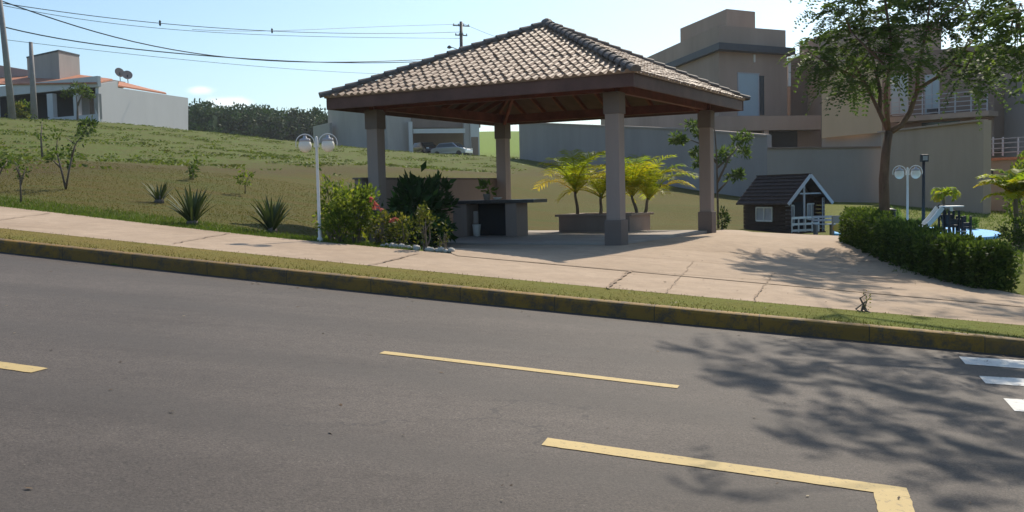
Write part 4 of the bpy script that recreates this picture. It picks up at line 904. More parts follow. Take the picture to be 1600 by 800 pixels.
def big_tree():
    D = 19.0; b = stand(1381, D)
    root = thing('shade_tree', 'feathery leaved tree with forked trunk behind the hedge', 'tree', b)
    def q(px, py, o=0): return P(px, py, D+o)
    br = [([b-np.array([0, 0, .1]), q(1382, 320), q(1381, 280), q(1384, 240), q(1389, 206)], .108, .075),
          ([q(1389, 208), q(1374, 175, .2), q(1362, 150, .4), q(1350, 128, .5), q(1335, 100, .7), q(1318, 75, .9)], .045, .016),
          ([q(1389, 207), q(1385, 170, -.1), q(1384, 140, -.2), q(1391, 110, -.3), q(1392, 60, -.4), q(1385, 15, -.5), q(1378, -40, -.5)], .048, .02),
          ([q(1390, 207), q(1408, 196), q(1422, 175, .1), q(1430, 150, .1), q(1436, 138, .1), q(1462, 122, .2), q(1484, 100, .3), q(1505, 78, .4), q(1525, 60, .5)], .06, .02),
          ([q(1433, 142, .1), q(1434, 118, 0), q(1440, 85, -.2), q(1448, 45, -.3), q(1455, -10, -.4)], .04, .016),
          ([q(1350, 128, .5), q(1320, 112, .2), q(1290, 98, 0), q(1262, 80, -.1)], .03, .008), ([q(1374, 175, .2), q(1376, 145, .6), q(1366, 100, 1.0), q(1350, 40, 1.2), q(1340, -20, 1.3)], .045, .015),
          ([q(1484, 100, .3), q(1510, 105, .1), q(1545, 115, 0)], .022, .007), ([q(1505, 78, .4), q(1530, 85, .8), q(1555, 70, 1)], .02, .006), ([q(1391, 110, -.3), q(1360, 80, -.8), q(1330, 50, -1.2)], .028, .008), ([q(1448, 45, -.3), q(1480, 20, -.8), q(1510, 0, -1.1)], .028, .01)]
    mb = MB()
    for pts, r0, r1 in br: mb.tube(pts, np.linspace(r0, r1, len(pts)), 9)
    trunk = mb
    cl = [(1256,78,16),(1272,92,22),(1292,100,28),(1312,118,26),(1330,98,30),(1304,70,26),(1338,60,32),(1300,22,26),(1326,10,30),(1356,24,34),(1392,18,36),(1376,62,34),(1412,56,30),(1432,18,34),(1468,12,32),(1400,92,26),(1424,92,24),(1356,120,24),(1330,140,14),(1322,136,14),(1372,120,16),(1452,50,18),(1494,46,20),(1516,70,26),(1540,52,22),(1548,84,22),(1518,100,22),(1508,126,22),(1532,132,18),(1490,112,15),(1470,86,12),(1522,34,14),(1505,8,22),(1392,112,14),(1552,112,14),(1444,100,14),(1275,70,14)]
    hi = [(1290,-30,34),(1340,-45,40),(1400,-40,42),(1455,-50,42),(1500,-30,36),(1330,-110,40),(1390,-120,46),(1445,-115,42),(1480,-90,34),(1540,-20,26)]
    clumps = [(q(x, y, rng.normal()*.75), r_*D/FPX) for x, y, r_ in cl+hi]
    mb = MB(); tw = trunk; fronds(mb, clumps, 39, .42, q(1390, 120), 9, .050, .11); mb.build('crown', 'leaf_tree', root)
    ends = np.array([p for pts, _, _ in br[1:] for p in pts[1:]])
    for c, r_ in clumps:
        e = ends[np.argmin(((ends-c)**2).sum(1))]; tw.tube([e, (e+c)/2+rng.normal(size=3)*.05, c], [.014, .009, .004], 5)
    tw.build('trunk', 'bark', root, smooth=True)
big_tree()
def side_tree():
    b2 = np.array([7.9, 11.3]); b = V3(b2, g1(*b2))
    root = thing('shade_tree', 'feathery leaved tree at the right edge, its low boughs entering the upper right corner', 'tree', b)
    z = lambda h: b[2]+h
    fork = V3(b2+np.array([-.1, 0]), z(2.6)); br = [([b-np.array([0, 0, .1]), V3(b2+np.array([.05, .03]), z(1.3)), fork], .17, .13)]
    tips = []
    for k in range(9):
        az = k*2.4+.4; rr = 2.2+1.5*rng.random(); hz_ = 4.3+1.6*rng.random(); tip = fork+np.array([math.cos(az)*rr-.35, math.sin(az)*rr, hz_-2.6]); mid = fork*.5+tip*.5+np.array([0, 0, .35]); br.append(([fork, mid, tip], .075, .02)); tips.append(tip)
    low = [P(1592, 55, 10.9), P(1570, 12, 11.2), P(1585, 90, 11.0), P(1600, 20, 10.4), P(1560, -10, 11.4)]
    br.append(([fork, V3(b2+np.array([-.9, -.1]), z(3.6)), P(1640, 0, 11.2), P(1590, 20, 11.1)], .05, .01))
    mb = MB()
    for pts, r0, r1 in br: mb.tube(pts, np.linspace(r0, r1, len(pts)), 8)
    trunk = mb
    clumps = []
    tips = [t for t in tips if t[0] > 6.6]
    for t in tips:
        for _ in range(6): clumps.append((t+rng.normal(size=3)*np.array([.8, .8, .42]), .30+.25*rng.random()))
        for _ in range(2): clumps.append((fork*.3+t*.7+rng.normal(size=3)*np.array([.6, .6, .3])+np.array([0, 0, .4]), .3+.2*rng.random()))
    # keep the boughs clear of the view below the top edge, except the corner ones
    def vis(c, r_): d = c@W_; py = 400-FPX*(c@U_)/d; px = 800+FPX*(c@R_)/d; return py+r_*1.5*FPX/d > 0 and px-r_*1.5*FPX/d < 1600
    clumps = [(c, r_) for c, r_ in clumps if not vis(c, r_)]
    clumps += [(c, .24) for c in low]+[(P(1560, 30, 11.2), .18), (P(1545, 55, 11.4), .12), (P(1590, 70, 11.2), .2)]+[(P(1582, 40, 11.2), .16), (P(1548, 2, 11.3), .13), (P(1605, 75, 10.8), .18), (P(1575, 65, 11.3), .1), (P(1598, 100, 11), .1)]
    sd_ = np.array(sdir)/sdir[2]
    def shade(px, py, h):
        r = ray(px, py)
        for d in np.linspace(3, 30, 2000):
            p = r*d
            if p[2] < road_z(p[0], p[1])+(.14 if p[:2]@M > kerb_m(p[:2]@N) else 0): break
        return p+sd_*h
    for px, py, h, r_ in ((1110, 548, 5.6, .22), (1180, 550, 5.8, .26), (1260, 543, 5.9, .25), (1330, 553, 5.5, .34), (1400, 560, 5.6, .3), (1470, 572, 5.4, .3), (1165, 588, 5.3, .28), (1230, 592, 5.2, .36), (1300, 588, 5.1, .26), (1385, 600, 5.2, .36), (1450, 612, 5.0, .4), 
                     (1265, 640, 4.8, .15), (1300, 685, 4.6, .28), (1350, 700, 4.6, .24), (1410, 665, 4.8, .26), (1480, 680, 4.7, .28), (1560, 660, 4.8, .32), (1520, 730, 4.6, .24), (1590, 720, 4.6, .34), (1480, 770, 4.5, .16), (1130, 770, 4.4, .1), (1330, 640, 4.9, .2), (1500, 640, 4.8, .25),
                     (1270, 462, 6.3, .2), (1350, 468, 6.2, .26), (1430, 472, 6.2, .26), (1510, 478, 6.0, .3), (1570, 492, 5.9, .34), (1450, 496, 5.8, .2), (1590, 470, 6.0, .3), (1340, 478, 6.2, .2)):
        clumps.append((shade(px, py, h), r_))
    mb = MB(); fronds(mb, clumps, 40, .34, fork, 5, .042, .11); mb.build('crown', 'leaf_tree', root)
    tw = trunk; ends = np.array([p for pts, _, _ in br[1:] for p in pts[1:]])
    for c, r_ in clumps:
        e = ends[np.argmin(((ends-c)**2).sum(1))]; tw.tube([e, (e+c)/2+np.array([0, 0, .1]), c], [.018, .011, .004], 5)
    tw.build('trunk', 'bark', root, smooth=True)
side_tree()

# ------------------------------------------------------------------ buildings
def wallp(mb, a, b, ta, tb, thick=.25, sink=.6):
    """upright wall between two base points given as (px,py,depth); tops at photo rows ta, tb"""
    A = P(*a); B = P(*b); zA = P(a[0], ta, a[2])[2]; zB = P(b[0], tb, b[2])[2]
    d = B[:2]-A[:2]; n = np.array([-d[1], d[0]]); n = n/np.linalg.norm(n); n = n if n@A[:2] > 0 else -n
    ring = [V3(A[:2], A[2]-sink), V3(B[:2], B[2]-sink), V3(B[:2]+n*thick, B[2]-sink), V3(A[:2]+n*thick, A[2]-sink)]
    top = [V3(A[:2], zA), V3(B[:2], zB), V3(B[:2]+n*thick, zB), V3(A[:2]+n*thick, zA)]
    mb.prism(ring, top); return mb
class Face:                                   # a vertical facade: maps photo pixels onto it
    def __init__(s, a, b): s.A = P(*a); s.B = P(*b); d = s.B[:2]-s.A[:2]; s.t = d/np.linalg.norm(d); n = np.array([-s.t[1], s.t[0]]); s.n = n if n@s.A[:2] < 0 else -n
    def at(s, px, py, off=0):
        r = ray(px, py); k = ((s.A[:2]+s.n*off)@s.n)/(r[:2]@s.n); return r*k
    def panel(s, mb, x0, y0, x1, y1, off, thick):   # box standing proud of the facade by off..off-thick
        p0 = s.at(x0, y1, off); p1 = s.at(x1, y1, off); zt = s.at((x0+x1)/2, y0, off)[2]; zb = s.at((x0+x1)/2, y1, off)[2]
        n3 = np.array([s.n[0], s.n[1], 0]); a = V3(p0[:2], zb); b = V3(p1[:2], zb); up = np.array([0, 0, zt-zb])
        ring = [a, b, b-n3*thick, a-n3*thick]; mb.prism(ring, [p+up for p in ring]); return mb
def boxb(mb, c, l, r, top, sink=.6, depth=None, zb=None):
    """box building: near corner c, left l and right r base points (px,py,depth); flat top at photo row `top` over the corner"""
    C, L, Rr = P(*c), P(*l), P(*r); zt = P(c[0], top, c[2])[2]; z0 = (C[2] if zb is None else zb)-sink
    f = L[:2]+Rr[:2]-C[:2]; pts = [C[:2], Rr[:2], f, L[:2]]
    mb.prism([V3(p, z0) for p in pts], [V3(p, zt) for p in pts]); return pts, zt
def win(face, root, x0, y0, x1, y1, pane='glass', frame='white', bars=1, off=.05):
    fr = MB(); w = (x1-x0)*.05+.6
    face.panel(fr, x0-w*.6, y0-w*.6, x1+w*.6, y0, off, .08); face.panel(fr, x0-w*.6, y1, x1+w*.6, y1+w*.6, off, .08)
    for i in range(bars+2):
        x = x0+(x1-x0)*i/(bars+1); face.panel(fr, x-w*.35, y0, x+w*.35, y1, off-.004, .06)
    o = fr.build('window', frame, root); face.panel(MB(), x0, y0, x1, y1, off-.03, .03).build('pane', pane, o); return o
# --- long boundary wall and houses at right
def right_side():
    r = thing('boundary_wall', 'long blue grey garden wall running back behind the pavilion', 'wall', P(1075, 294, 54))
    m = MB(); wallp(m, (812, 247, 78), (1085, 296, 53), 192, 203); wallp(m, (1085, 296, 53), (1199, 312, 46.5), 203, 212)
    m.build('wall_body', 'wall_blue', r)
    m = MB()
    for a, b, ta, tb in (((812, 247, 77.9), (1085, 296, 52.9), 191.2, 202.2), ((1085, 296, 52.9), (1199, 312, 46.4), 202.2, 211.2)):
        A, B = P(a[0], ta, a[2]), P(b[0], tb, b[2]); m.bar(A, B, .34, .08)
    m.build('coping', 'wall_grey', r)
    r = thing('boundary_wall', 'taupe garden wall behind the playhouse', 'wall', P(1290, 313, 45.5))
    m = MB(); wallp(m, (1199.5, 312, 46.2), (1378, 316, 44.8), 232, 230); m.build('wall_body', 'wall_grey', r)
    A, B = P(1199.5, 231.5, 46.1), P(1378, 229.5, 44.7); MB().bar(A, B, .32, .06).build('coping', 'house_brown', r)
    r = thing('boundary_wall', 'high beige wall with rising top behind the big tree', 'wall', P(1460, 325, 41))
    m = MB(); wallp(m, (1377, 317, 44.3), (1536, 335, 36.5), 207, 188.5, .3)
    m.build('wall_body', 'house_beige', r)
    A, B = P(1377, 206.5, 44.3), P(1536, 188, 36.4); MB().bar(A, B, .40, .07).build('coping', 'house_taupe', r)
    # first house: two storeys, dark fascia, water tank block on top
    r = thing('house', 'taupe two storey house with dark eaves band and roof block, right of the pavilion roof', 'house', P(1125, 300, 60))
    c, l, rr = (1125, 300, 58), (940, 262, 84), (1231, 300, 60.5)
    m = MB(); boxb(m, c, l, rr, 72); m.build('wall', 'house_taupe', r)
    m = MB(); boxb(m, (1125, 300, 57.95), (938, 262, 84), (1229, 300, 60.4), 42, zb=P(1125, 76, 58)[2], sink=0); m.build('parapet', 'house_taupe', r)
    m = MB(); boxb(m, (1126, 300, 57.1), (934, 262, 84), (1244, 300, 60.2), 68, zb=P(1125, 79, 57.2)[2], sink=0); m.build('eaves_band', 'fascia_dark', r)
    m = MB(); boxb(m, (1138, 300, 61), (1066, 300, 68), (1182, 300, 62.2), 17, zb=P(1138, 45, 61)[2], sink=0); m.build('tank_block', 'house_taupe', r)
    f = Face(c, rr)
    win(f, r, 1154, 115, 1186, 180, 'shutter', 'lilac_trim', 0); win(f, r, 1188, 119, 1194, 179, 'glass', 'fascia_dark', 0, .06)
    m = MB(); f.panel(m, 1178.5, 85, 1180.5, 97, .1, .1); m.build('wall_tag', 'white', r)  # small white tag on the house wall
    m = MB(); A, B = P(1233, 90, 60.3), P(1233, 135, 60.3); m.bar(A, B, .16, .16, (0, 1, 0)); m.build('downpipe', 'white', r)
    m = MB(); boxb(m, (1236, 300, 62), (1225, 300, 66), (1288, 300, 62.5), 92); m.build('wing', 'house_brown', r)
    # lower storey: projecting slab, dark panes and a dark panel for the shaded opening
    g = Face((1115, 300, 54.5), (1284, 300, 55.5))
    m = MB(); g.panel(m, 1113, 181, 1283, 203.5, 0, 4.0); m.build('terrace_slab', 'house_taupe', r)
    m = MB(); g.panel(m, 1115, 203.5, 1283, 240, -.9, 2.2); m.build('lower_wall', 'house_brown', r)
    for x0, x1 in ((1117, 1132), (1147, 1197)):
        m = MB(); g.panel(m, x0, 204, x1, 214, -.84, .05); m.build('lower_window', 'glass', r)
    m = MB(); g.panel(m, 1200, 204.5, 1246, 238, -.84, .05); m.build('dark_opening_panel', 'dark_gap', r)  # flat dark panel, shade of the opening put into its colour
    for x in (1138, 1198):
        m = MB(); g.panel(m, x-4, 203.5, x+3.5, 240, -.05, .35); m.build('pillar', 'house_taupe', r)
    # second house: tan gable wall and balcony front
    r = thing('house', 'tan and grey house with railed balcony, mostly hidden by the tree', 'house', P(1400, 300, 55))
    m = MB(); wallp(m, (1284, 222, 50), (1376, 222, 49), 92, 84, .3, -.0)
    f2 = Face((1284, 222, 50), (1376, 222, 49))
    # tan wall with slanting foot
    m = MB(); q = [f2.at(1284, 216), f2.at(1378, 207), f2.at(1378, 96), f2.at(1284, 100)]; n3 = np.array([f2.n[0], f2.n[1], 0]); m.prism(q, [p-n3*.3 for p in q]); m.build('gable_wall', 'house_tan', r)
    m = MB(); boxb(m, (1296, 300, 58), (1250, 300, 64), (1470, 300, 56), 50, zb=P(1296, 240, 58)[2]); m.build('upper_block', 'house_taupe', r)
    m = MB(); g3 = Face((1376, 300, 52), (1550, 300, 48)); g3.panel(m, 1372, 78, 1552, 240, 0, 5); m.build('wall', 'house_brown', r)
    m = MB(); g3.panel(m, 1390, 178, 1545, 186, 1.1, 1.2); m.build('balcony_slab', 'house_taupe', r)
    for x0, x1 in ((1392, 1418), (1445, 1467)): win(g3, r, x0, 117, x1, 177, 'shutter', 'lilac_trim', 1, .05)
    m = MB(); fr = Face((1376, 300, 51), (1550, 300, 47)); 
    for x in (1418, 1441, 1467, 1492, 1517, 1542): fr.panel(m, x-.9, 146, x+.9, 179, .02, .06)
    for y in (147, 154, 161, 168, 175): fr.panel(m, 1394, y-.55, 1543, y+.55, .01, .04)
    m.build('balcony_rail', 'lilac_trim', r)
    m = MB(); g3.panel(m, 1448, 170, 1464, 176, .4, .3); m.build('air_conditioner', 'fascia_dark', r)
    m = MB(); f2.panel(m, 1284, 205, 1378, 233, -.5, .2); m.build('lower_wall', 'wall_grey', r)
    m = MB(); g3.panel(m, 1440, 190, 1500, 200, .02, .03); m.build('lower_window', 'glass', r)
    # third house at the right edge
    r = thing('house', 'grey house at the right edge with white railed terrace over a red tiled ledge', 'house', P(1600, 300, 48))
    g4 = Face((1540, 300, 50), (1720, 300, 44)); m = MB(); g4.panel(m, 1544, 118, 1720, 260, 0, 5); m.build('wall', 'wall_blue', r)
    g5 = Face((1534, 340, 40.5), (1720, 350, 36)); m = MB(); g5.panel(m, 1532, 247, 1720, 365, 0, 3.5); m.build('lower_wall', 'wall_grey', r)
    m = MB(); g5.panel(m, 1534, 243, 1720, 247.5, .12, .7); m.build('tiled_ledge', 'clay', r)
    m = MB()
    for x in (1537, 1551, 1566, 1590, 1612): g5.panel(m, x-.8, 214, x+.8, 243.5, -.1, .05)
    for y in (215, 222, 230, 237): g5.panel(m, 1536, y-.6, 1640, y+.6, -.11, .03)
    m.build('terrace_rail', 'lilac_trim', r)
    win(g5, r, 1541, 265, 1550, 285, 'glass', 'fascia_dark', 0)
right_side()
# --- grey house with carport seen through the pavilion
def carport_house():
    r = thing('house', 'grey house with flat carport seen under the pavilion roof', 'house', P(620, 240, 104))
    m = MB(); wallp(m, (490, 224, 112), (516, 228, 110), 197.5, 192, .4); m.build('side_wall', 'house_grey', r)
    m = MB(); boxb(m, (606, 236, 103), (514, 229, 112), (645, 240, 106), 148); m.build('wall', 'house_grey', r)
    m = MB(); boxb(m, (645, 241, 105.8), (628, 240, 112), (752, 246, 108), 150, zb=P(645, 199, 105)[2], sink=0); m.build('carport_roof', 'house_brown', r)
    f = Face((640, 241, 105), (752, 246, 107)); 
    m = MB(); f.panel(m, 646, 201, 727, 208, .3, .3); m.build('carport_beam', 'house_white', r)
    m = MB(); f.panel(m, 640, 190, 646, 250, .2, .5); m.build('pillar', 'house_white', r); m = MB(); f.panel(m, 726, 190, 735, 252, .1, .5); m.build('pillar', 'house_grey', r)
    m = MB(); f.panel(m, 736, 190, 750, 252, .0, .4); m.build('end_wall', 'house_white', r); m = MB(); f.panel(m, 737, 214, 748, 246, .03, .03); m.build('door', 'house_brown', r)
    m = MB(); f.panel(m, 646, 205, 727, 246, -6, .3); m.build('back_wall', 'house_brown', r)
    m = MB(); f.panel(m, 602, 172, 607, 250, .25, .4); m.build('corner_pilaster', 'house_white', r)
carport_house()
def car(label, px, py, d, mat, yaw, L=4.2, Wc=1.75, H=1.48):
    b = P(px, py, d); x = np.array([math.cos(yaw), math.sin(yaw), 0]); y = np.array([-x[1], x[0], 0]); z = np.array([0, 0, 1])
    root = thing('parked_car', label, 'car', b, 'cars under the carport'); prof = [(-.5, .2), (-.5, .5), (-.46, .62), (-.36, .66), (-.27, .98), (.12, 1.0), (.28, .68), (.45, .58), (.5, .45), (.5, .2)]
    A = [b+x*q[0]*L+z*q[1]*H-y*Wc/2*(1 if q[1] < .7 else .82) for q in prof]; B = [b+x*q[0]*L+z*q[1]*H+y*Wc/2*(1 if q[1] < .7 else .82) for q in prof]
    MB().prism(A, B).build('body', mat, root, bevel=.06)
    for sg in (-1, 1):
        w = [(-.33, .68), (-.25, .94), (.11, .955), (.245, .69)]; A = [b+x*q[0]*L+z*q[1]*H+y*sg*Wc/2*(.995 if q[1] < .7 else .85) for q in w]; MB().prism(A, [p+y*sg*.03 for p in A]).build('side_window', 'glass', root)
        for s in (-.31, .31):
            c = b+x*s*L+y*sg*(Wc/2-.08)+z*.31; t = np.linspace(0, 2*np.pi, 15)[:-1]; ring = [c+x*.31*math.cos(q)+z*.31*math.sin(q) for q in t]; MB().prism([p-y*.1 for p in ring], [p+y*.1 for p in ring]).build('wheel', 'rubber', root)
        MB().box(b+x*(L*.497)+y*sg*Wc*.36+z*.52*H, (.04, .3, .14), (x, y, z)).build('headlight', 'white', root)
    A = [b+x*q[0]*L+z*q[1]*H for q in ((.135, .97), (.275, .70))]; MB().prism([A[0]-y*.62+x*.03, A[0]+y*.62+x*.03, A[1]+y*.72+x*.03, A[1]-y*.72+x*.03], [A[0]-y*.62+x*.06, A[0]+y*.62+x*.06, A[1]+y*.72+x*.06, A[1]-y*.72+x*.06]).build('windscreen', 'glass', root)
car('silver car parked under the carport seen through the pavilion', 706, 245, 105.5, 'silver', R(-25))
car('dark car in the shade of the carport left of the silver car', 664, 243.5, 108.5, 'car_dark', R(-60))
# --- white house on the hill at left
def left_house():
    r = thing('house', 'white single storey house with orange roof and square tank tower on the hill at left', 'house', P(154, 190, 80))
    z0 = .8
    fs = Face((154, 192, 80), (294, 206, 92)); q = [fs.at(154, 196), fs.at(294, 210), fs.at(294, 153), fs.at(184.2, 137), fs.at(184, 127), fs.at(154, 131)]; n3 = np.array([fs.n[0], fs.n[1], 0]); m = MB(); m.prism(q, [p-n3*.3 for p in q]); m.build('side_wall', 'house_white', r)
    c = Face((154, 190, 80), (-60, 183, 88))
    m = MB(); c.panel(m, -60, 130, 153.6, 146, 0, .3); m.build('lintel', 'house_white', r); m = MB(); c.panel(m, 76, 181, 153.6, 196, 0, .3); m.build('plinth', 'house_white', r)
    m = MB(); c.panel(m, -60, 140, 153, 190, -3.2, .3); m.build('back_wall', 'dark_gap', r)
    for x0, x1 in ((75, 84), (116, 122.5), (-12, -5)):
        m = MB(); c.panel(m, x0, 146, x1, 190, -.02, .4); m.build('pillar', 'house_white', r)
    m = MB(); c.panel(m, 148, 146, 153.6, 186, -.02, .4); m.build('pillar', 'house_grey', r); m = MB(); c.panel(m, 141, 146, 147, 185, -2.4, .1); m.build('door', 'house_brown', r)
    m = MB(); c.panel(m, 123, 146, 141, 185, -2.9, .1); m.build('inner_wall', 'house_grey', r)
    # roof slopes
    m = MB(); q = [c.at(-60, 131.5, .5), c.at(76, 128.5, .5), c.at(150, 131, .5)]; up = np.array([0, 0, .12])
    ring = [P(-60, 134, 87.6), P(150, 131, 79.6), P(176, 125.5, 84.5), P(127, 119, 88), P(60, 119, 91), P(-60, 126, 93)]; m.prism(ring, [p+up for p in ring]); m.build('tiled_roof', 'clay', r)
    m = MB(); ring = [P(184.5, 135.5, 82.8), P(260, 147.5, 89), P(258, 146, 93), P(215, 136.5, 92), P(186, 128.5, 88)]; m.prism(ring, [p+up for p in ring]); m.build('tiled_roof', 'clay', r)
    m = MB(); boxb(m, (150, 125, 84), (128, 122, 88), (196, 127, 88), 120, sink=.2); m.build('parapet', 'house_grey', r)
    m = MB(); boxb(m, (94, 130, 85.5), (44, 130, 89), (126, 130, 88.5), 78.5, sink=0); m.build('tank_tower', 'house_grey', r)
    m = MB(); boxb(m, (94, 130, 85.4), (43.3, 130, 89), (126.7, 130, 88.5), 78, zb=P(94, 80.5, 85.4)[2], sink=0); m.build('tower_cap', 'fascia_dark', r)
    m = MB(); wallp(m, (-60, 130, 93), (48, 131, 91), 92, 110, .4, 0); m.build('rear_wall', 'house_pink', r)
    return r
left_house()
for lab, px, py in (('left of two satellite dishes on the white house roof, turned edge on', 187, 113), ('right of two satellite dishes on the white house roof, facing front', 199, 117)):
    b = P(px+1, 126, 89); rt = thing('satellite_dish', lab, 'satellite dish', b, 'satellite dishes on the roof'); c = P(px, py, 89)
    MB().tube([b-np.array([0, 0, .4]), b*.4+c*.6, c], .035, 6).build('mast', 'black', rt)
    ax = unit(np.array([.35 if px > 190 else .75, -.7, .35])); s1 = unit(np.cross(ax, (0, 0, 1))); s2 = np.cross(s1, ax); m = MB(); t = np.linspace(0, 2*np.pi, 19)[:-1]; rings = []
    for rr, off in ((.02, -.12), (.25, -.09), (.45, 0), (.44, .02), (.24, -.06), (.02, -.09)): rings.append(c+np.outer(np.cos(t)*rr, s1)+np.outer(np.sin(t)*rr, s2)+ax*off)
    k = 18; m.add(np.vstack(rings), [(i*k+j, i*k+(j+1) % k, (i+1)*k+(j+1) % k, (i+1)*k+j) for i in range(5) for j in range(k)]); m.build('dish', 'wall_grey', rt, smooth=True)
b = P(121, 191, 77); dd = 77
sapling('small street tree with flat crown in front of the white house', b, [[b-np.array([0, 0, .4]), P(121, 165, dd), P(119, 150, dd)], [P(121, 165, dd), P(128, 148, dd)]], 100, .24, .10, 'leaf_hedge', [(P(x, y, dd+rng.normal()*.3), r_) for x, y, r_ in ((108, 141, .5), (120, 137, .55), (132, 141, .5), (140, 151, .3), (103, 148, .3), (124, 146, .5))], name='street_tree', r0=.1)
shrub('garden_bush', 'pale rounded bush at the foot of the leftmost pole', 'bush', P(30, 187, 74), 1.1, .7, 420, .25, .11, 'leaf_olive', 10, 4)
shrub('garden_bush', 'darker bush between the two poles before the left house', 'bush', P(40, 187, 75), 1.3, .5, 420, .25, .11, 'leaf_hedge', 9, 4)
# --- poles and wires
def pole(label, base, top, r0, r1, mat, arms=()):
    rt = thing('utility_pole', label, 'pole', base, 'utility poles'); MB().tube([base-np.array([0, 0, .5]), (base+top)/2, top], [r0, (r0+r1)/2, r1], 10).build('shaft', mat, rt, smooth=True)
    for (z, L) in arms:
        c = base*(1-z)+top*z; x = np.array([.9, .43, 0]); m = MB().bar(c-x*L/2, c+x*L/2, .1, .12); m.build('crossarm', 'black', rt)
        for s in (-.45, -.15, .15, .45):
            MB().lathe(c+x*L*s+np.array([0, 0, .05]), [(.05, 0), (.09, .06), (.05, .1), (.08, .15), (.03, .2)], 8).build('insulator', 'wall_grey', rt)
    return rt
d1 = 70; b1 = P(20, 184, d1); t1 = np.array([b1[0], b1[1], P(5, -30, d1)[2]]); t1[0] = P(3, -30, d1)[0]
pole('tall concrete pole at the left edge before the white house', b1, t1, .26, .15, 'concrete')
b1b = P(54, 188, 73); pole('shorter pale concrete pole before the tank tower', b1b, P(48, 66, 73), .26, .13, 'concrete')
d3 = 122; t3 = P(720.5, 34, d3); b3 = P(722, 246, d3); pole('dark pole with crossarms rising behind the pavilion roof', b3, t3, .26, .2, 'black', ((.97, 2.2), (.90, 1.6)))
def wire(label, pts, rad):
    pts = np.array([P(*p) for p in pts]); t = np.linspace(0, 1, 25); s = np.linspace(0, 1, len(pts)); k = len(pts)-1
    # smooth interpolation through the given points (Lagrange)
    out = np.zeros((25, 3))
    for i in range(k+1):
        w = np.ones(25)
        for j in range(k+1):
            if j != i: w *= (t-s[j])/(s[i]-s[j])
        out += w[:, None]*pts[i]
    tag(MB().tube(out, rad, 5).build('overhead_wire', 'wire'), label, 'wire', 'overhead wires')
wire('thick wire sagging deepest from the left pole towards the pavilion roof', [(4, 2, 70), (180, 58, 78), (360, 90, 90), (540, 97, 106), (722, 90, 122)], .045)
wire('thick wire attached lower on the left pole, meeting the deepest sagging wire', [(6, 42, 70), (180, 73, 78), (360, 90, 90), (540, 98, 106), (722, 92, 122)], .045)
wire('upper thin wire strung from the left pole to the dark pole crossarm', [(4, 5, 70), (180, 29, 78), (360, 45, 90), (540, 52, 106), (718, 50, 122)], .03)
wire('thin wire just below the upper one, ending at the lower crossarm', [(2, 8, 70), (180, 37, 78), (360, 52, 90), (540, 58, 106), (720, 60, 122)], .022)
wire('faint low wire from the left pole passing below the roof block', [(8, 62, 70), (180, 82, 78), (360, 100, 90), (540, 113, 106), (700, 116, 122)], .018)
wire('topmost thin wire of the dark pole running out to the left', [(300, 46, 90), (430, 48, 98), (560, 43, 110), (721, 38, 122)], .02)
wire('thin wire dropping from the dark pole behind the roof apex', [(722, 36, 122), (760, 52, 118), (800, 66, 116), (850, 80, 114)], .02)
for lab, px, py, dp in (('bird shaped spacer on the upper wire, nearest the left pole', 250, 36, 82), ('small spacer on the upper wires near the middle of the span', 425, 48, 96)):
    c = P(px, py, dp); o = tag(MB().lathe(c-np.array([0, 0, .25]), [(.03, 0), (.1, .12), (.06, .25), (.11, .36), (.03, .5)], 8).build('wire_spacer', 'wire', None, smooth=True), lab, 'spacer')
b = P(702, 73, 120); o = thing('street_lamp', 'small street lamp head on an arm of the dark pole', 'lamp', b); MB().tube([P(720.5, 80, 121.9), P(712, 76, 121), P(704, 73, 120)], .05, 6).build('arm', 'black', o); MB().lathe(b-np.array([0, 0, .25]), [(.06, 0), (.3, .1), (.2, .3), (.08, .4)], 10).build('head', 'black', o, smooth=True)

# --- far wood on the hill
def wood():
    mb = MB()
    for px in np.arange(280, 560, 5.5):
        d = 175+rng.normal()*8; top = np.interp(px, [280, 300, 350, 380, 420, 460, 490, 515, 560], [172, 168, 170, 172, 173, 174, 179, 186, 190])+3.2*math.sin(px*.23)+2.5*math.sin(px*.071+1)+rng.normal()*2.5
        c = P(px, top+13, d); leafy_mesh(mb, c, (2.4, 2.4, 1.7), 420, .55, .32, 12, .2)
        leafy_mesh(mb, c-np.array([0, 1.5, 3.0]), (2.8, 2.4, 2.2), 420, .55, .34, 12, .2); leafy_mesh(mb, c-np.array([0, 1.5, 6.0]), (2.8, 2.4, 2.2), 260, .6, .36, 9, .2)
        mb.box(c-np.array([0, -1.5, 5.0]), (2.6, 2.5, 9), None, .0)
    o = mb.build('far_wood', 'leaf_far'); o['kind'] = 'stuff'; o['label'] = 'dark wood on the skyline behind the white house'; o['category'] = 'wood'
wood()

# ------------------------------------------------------------------ thin summer haze
def haze():
    m, nt, o = new_mat('haze'); v = nt.nodes.new('ShaderNodeVolumePrincipled'); v.inputs['Color'].default_value = (.86, .90, .95, 1); v.inputs['Density'].default_value = .0003; v.inputs['Anisotropy'].default_value = .55
    lnk(nt, v.outputs[0], o.inputs['Volume']); MT['haze'] = m
    stuff(MB().box((0, 285, -4), (1900, 1500, 100)).build('haze', 'haze'))
haze()
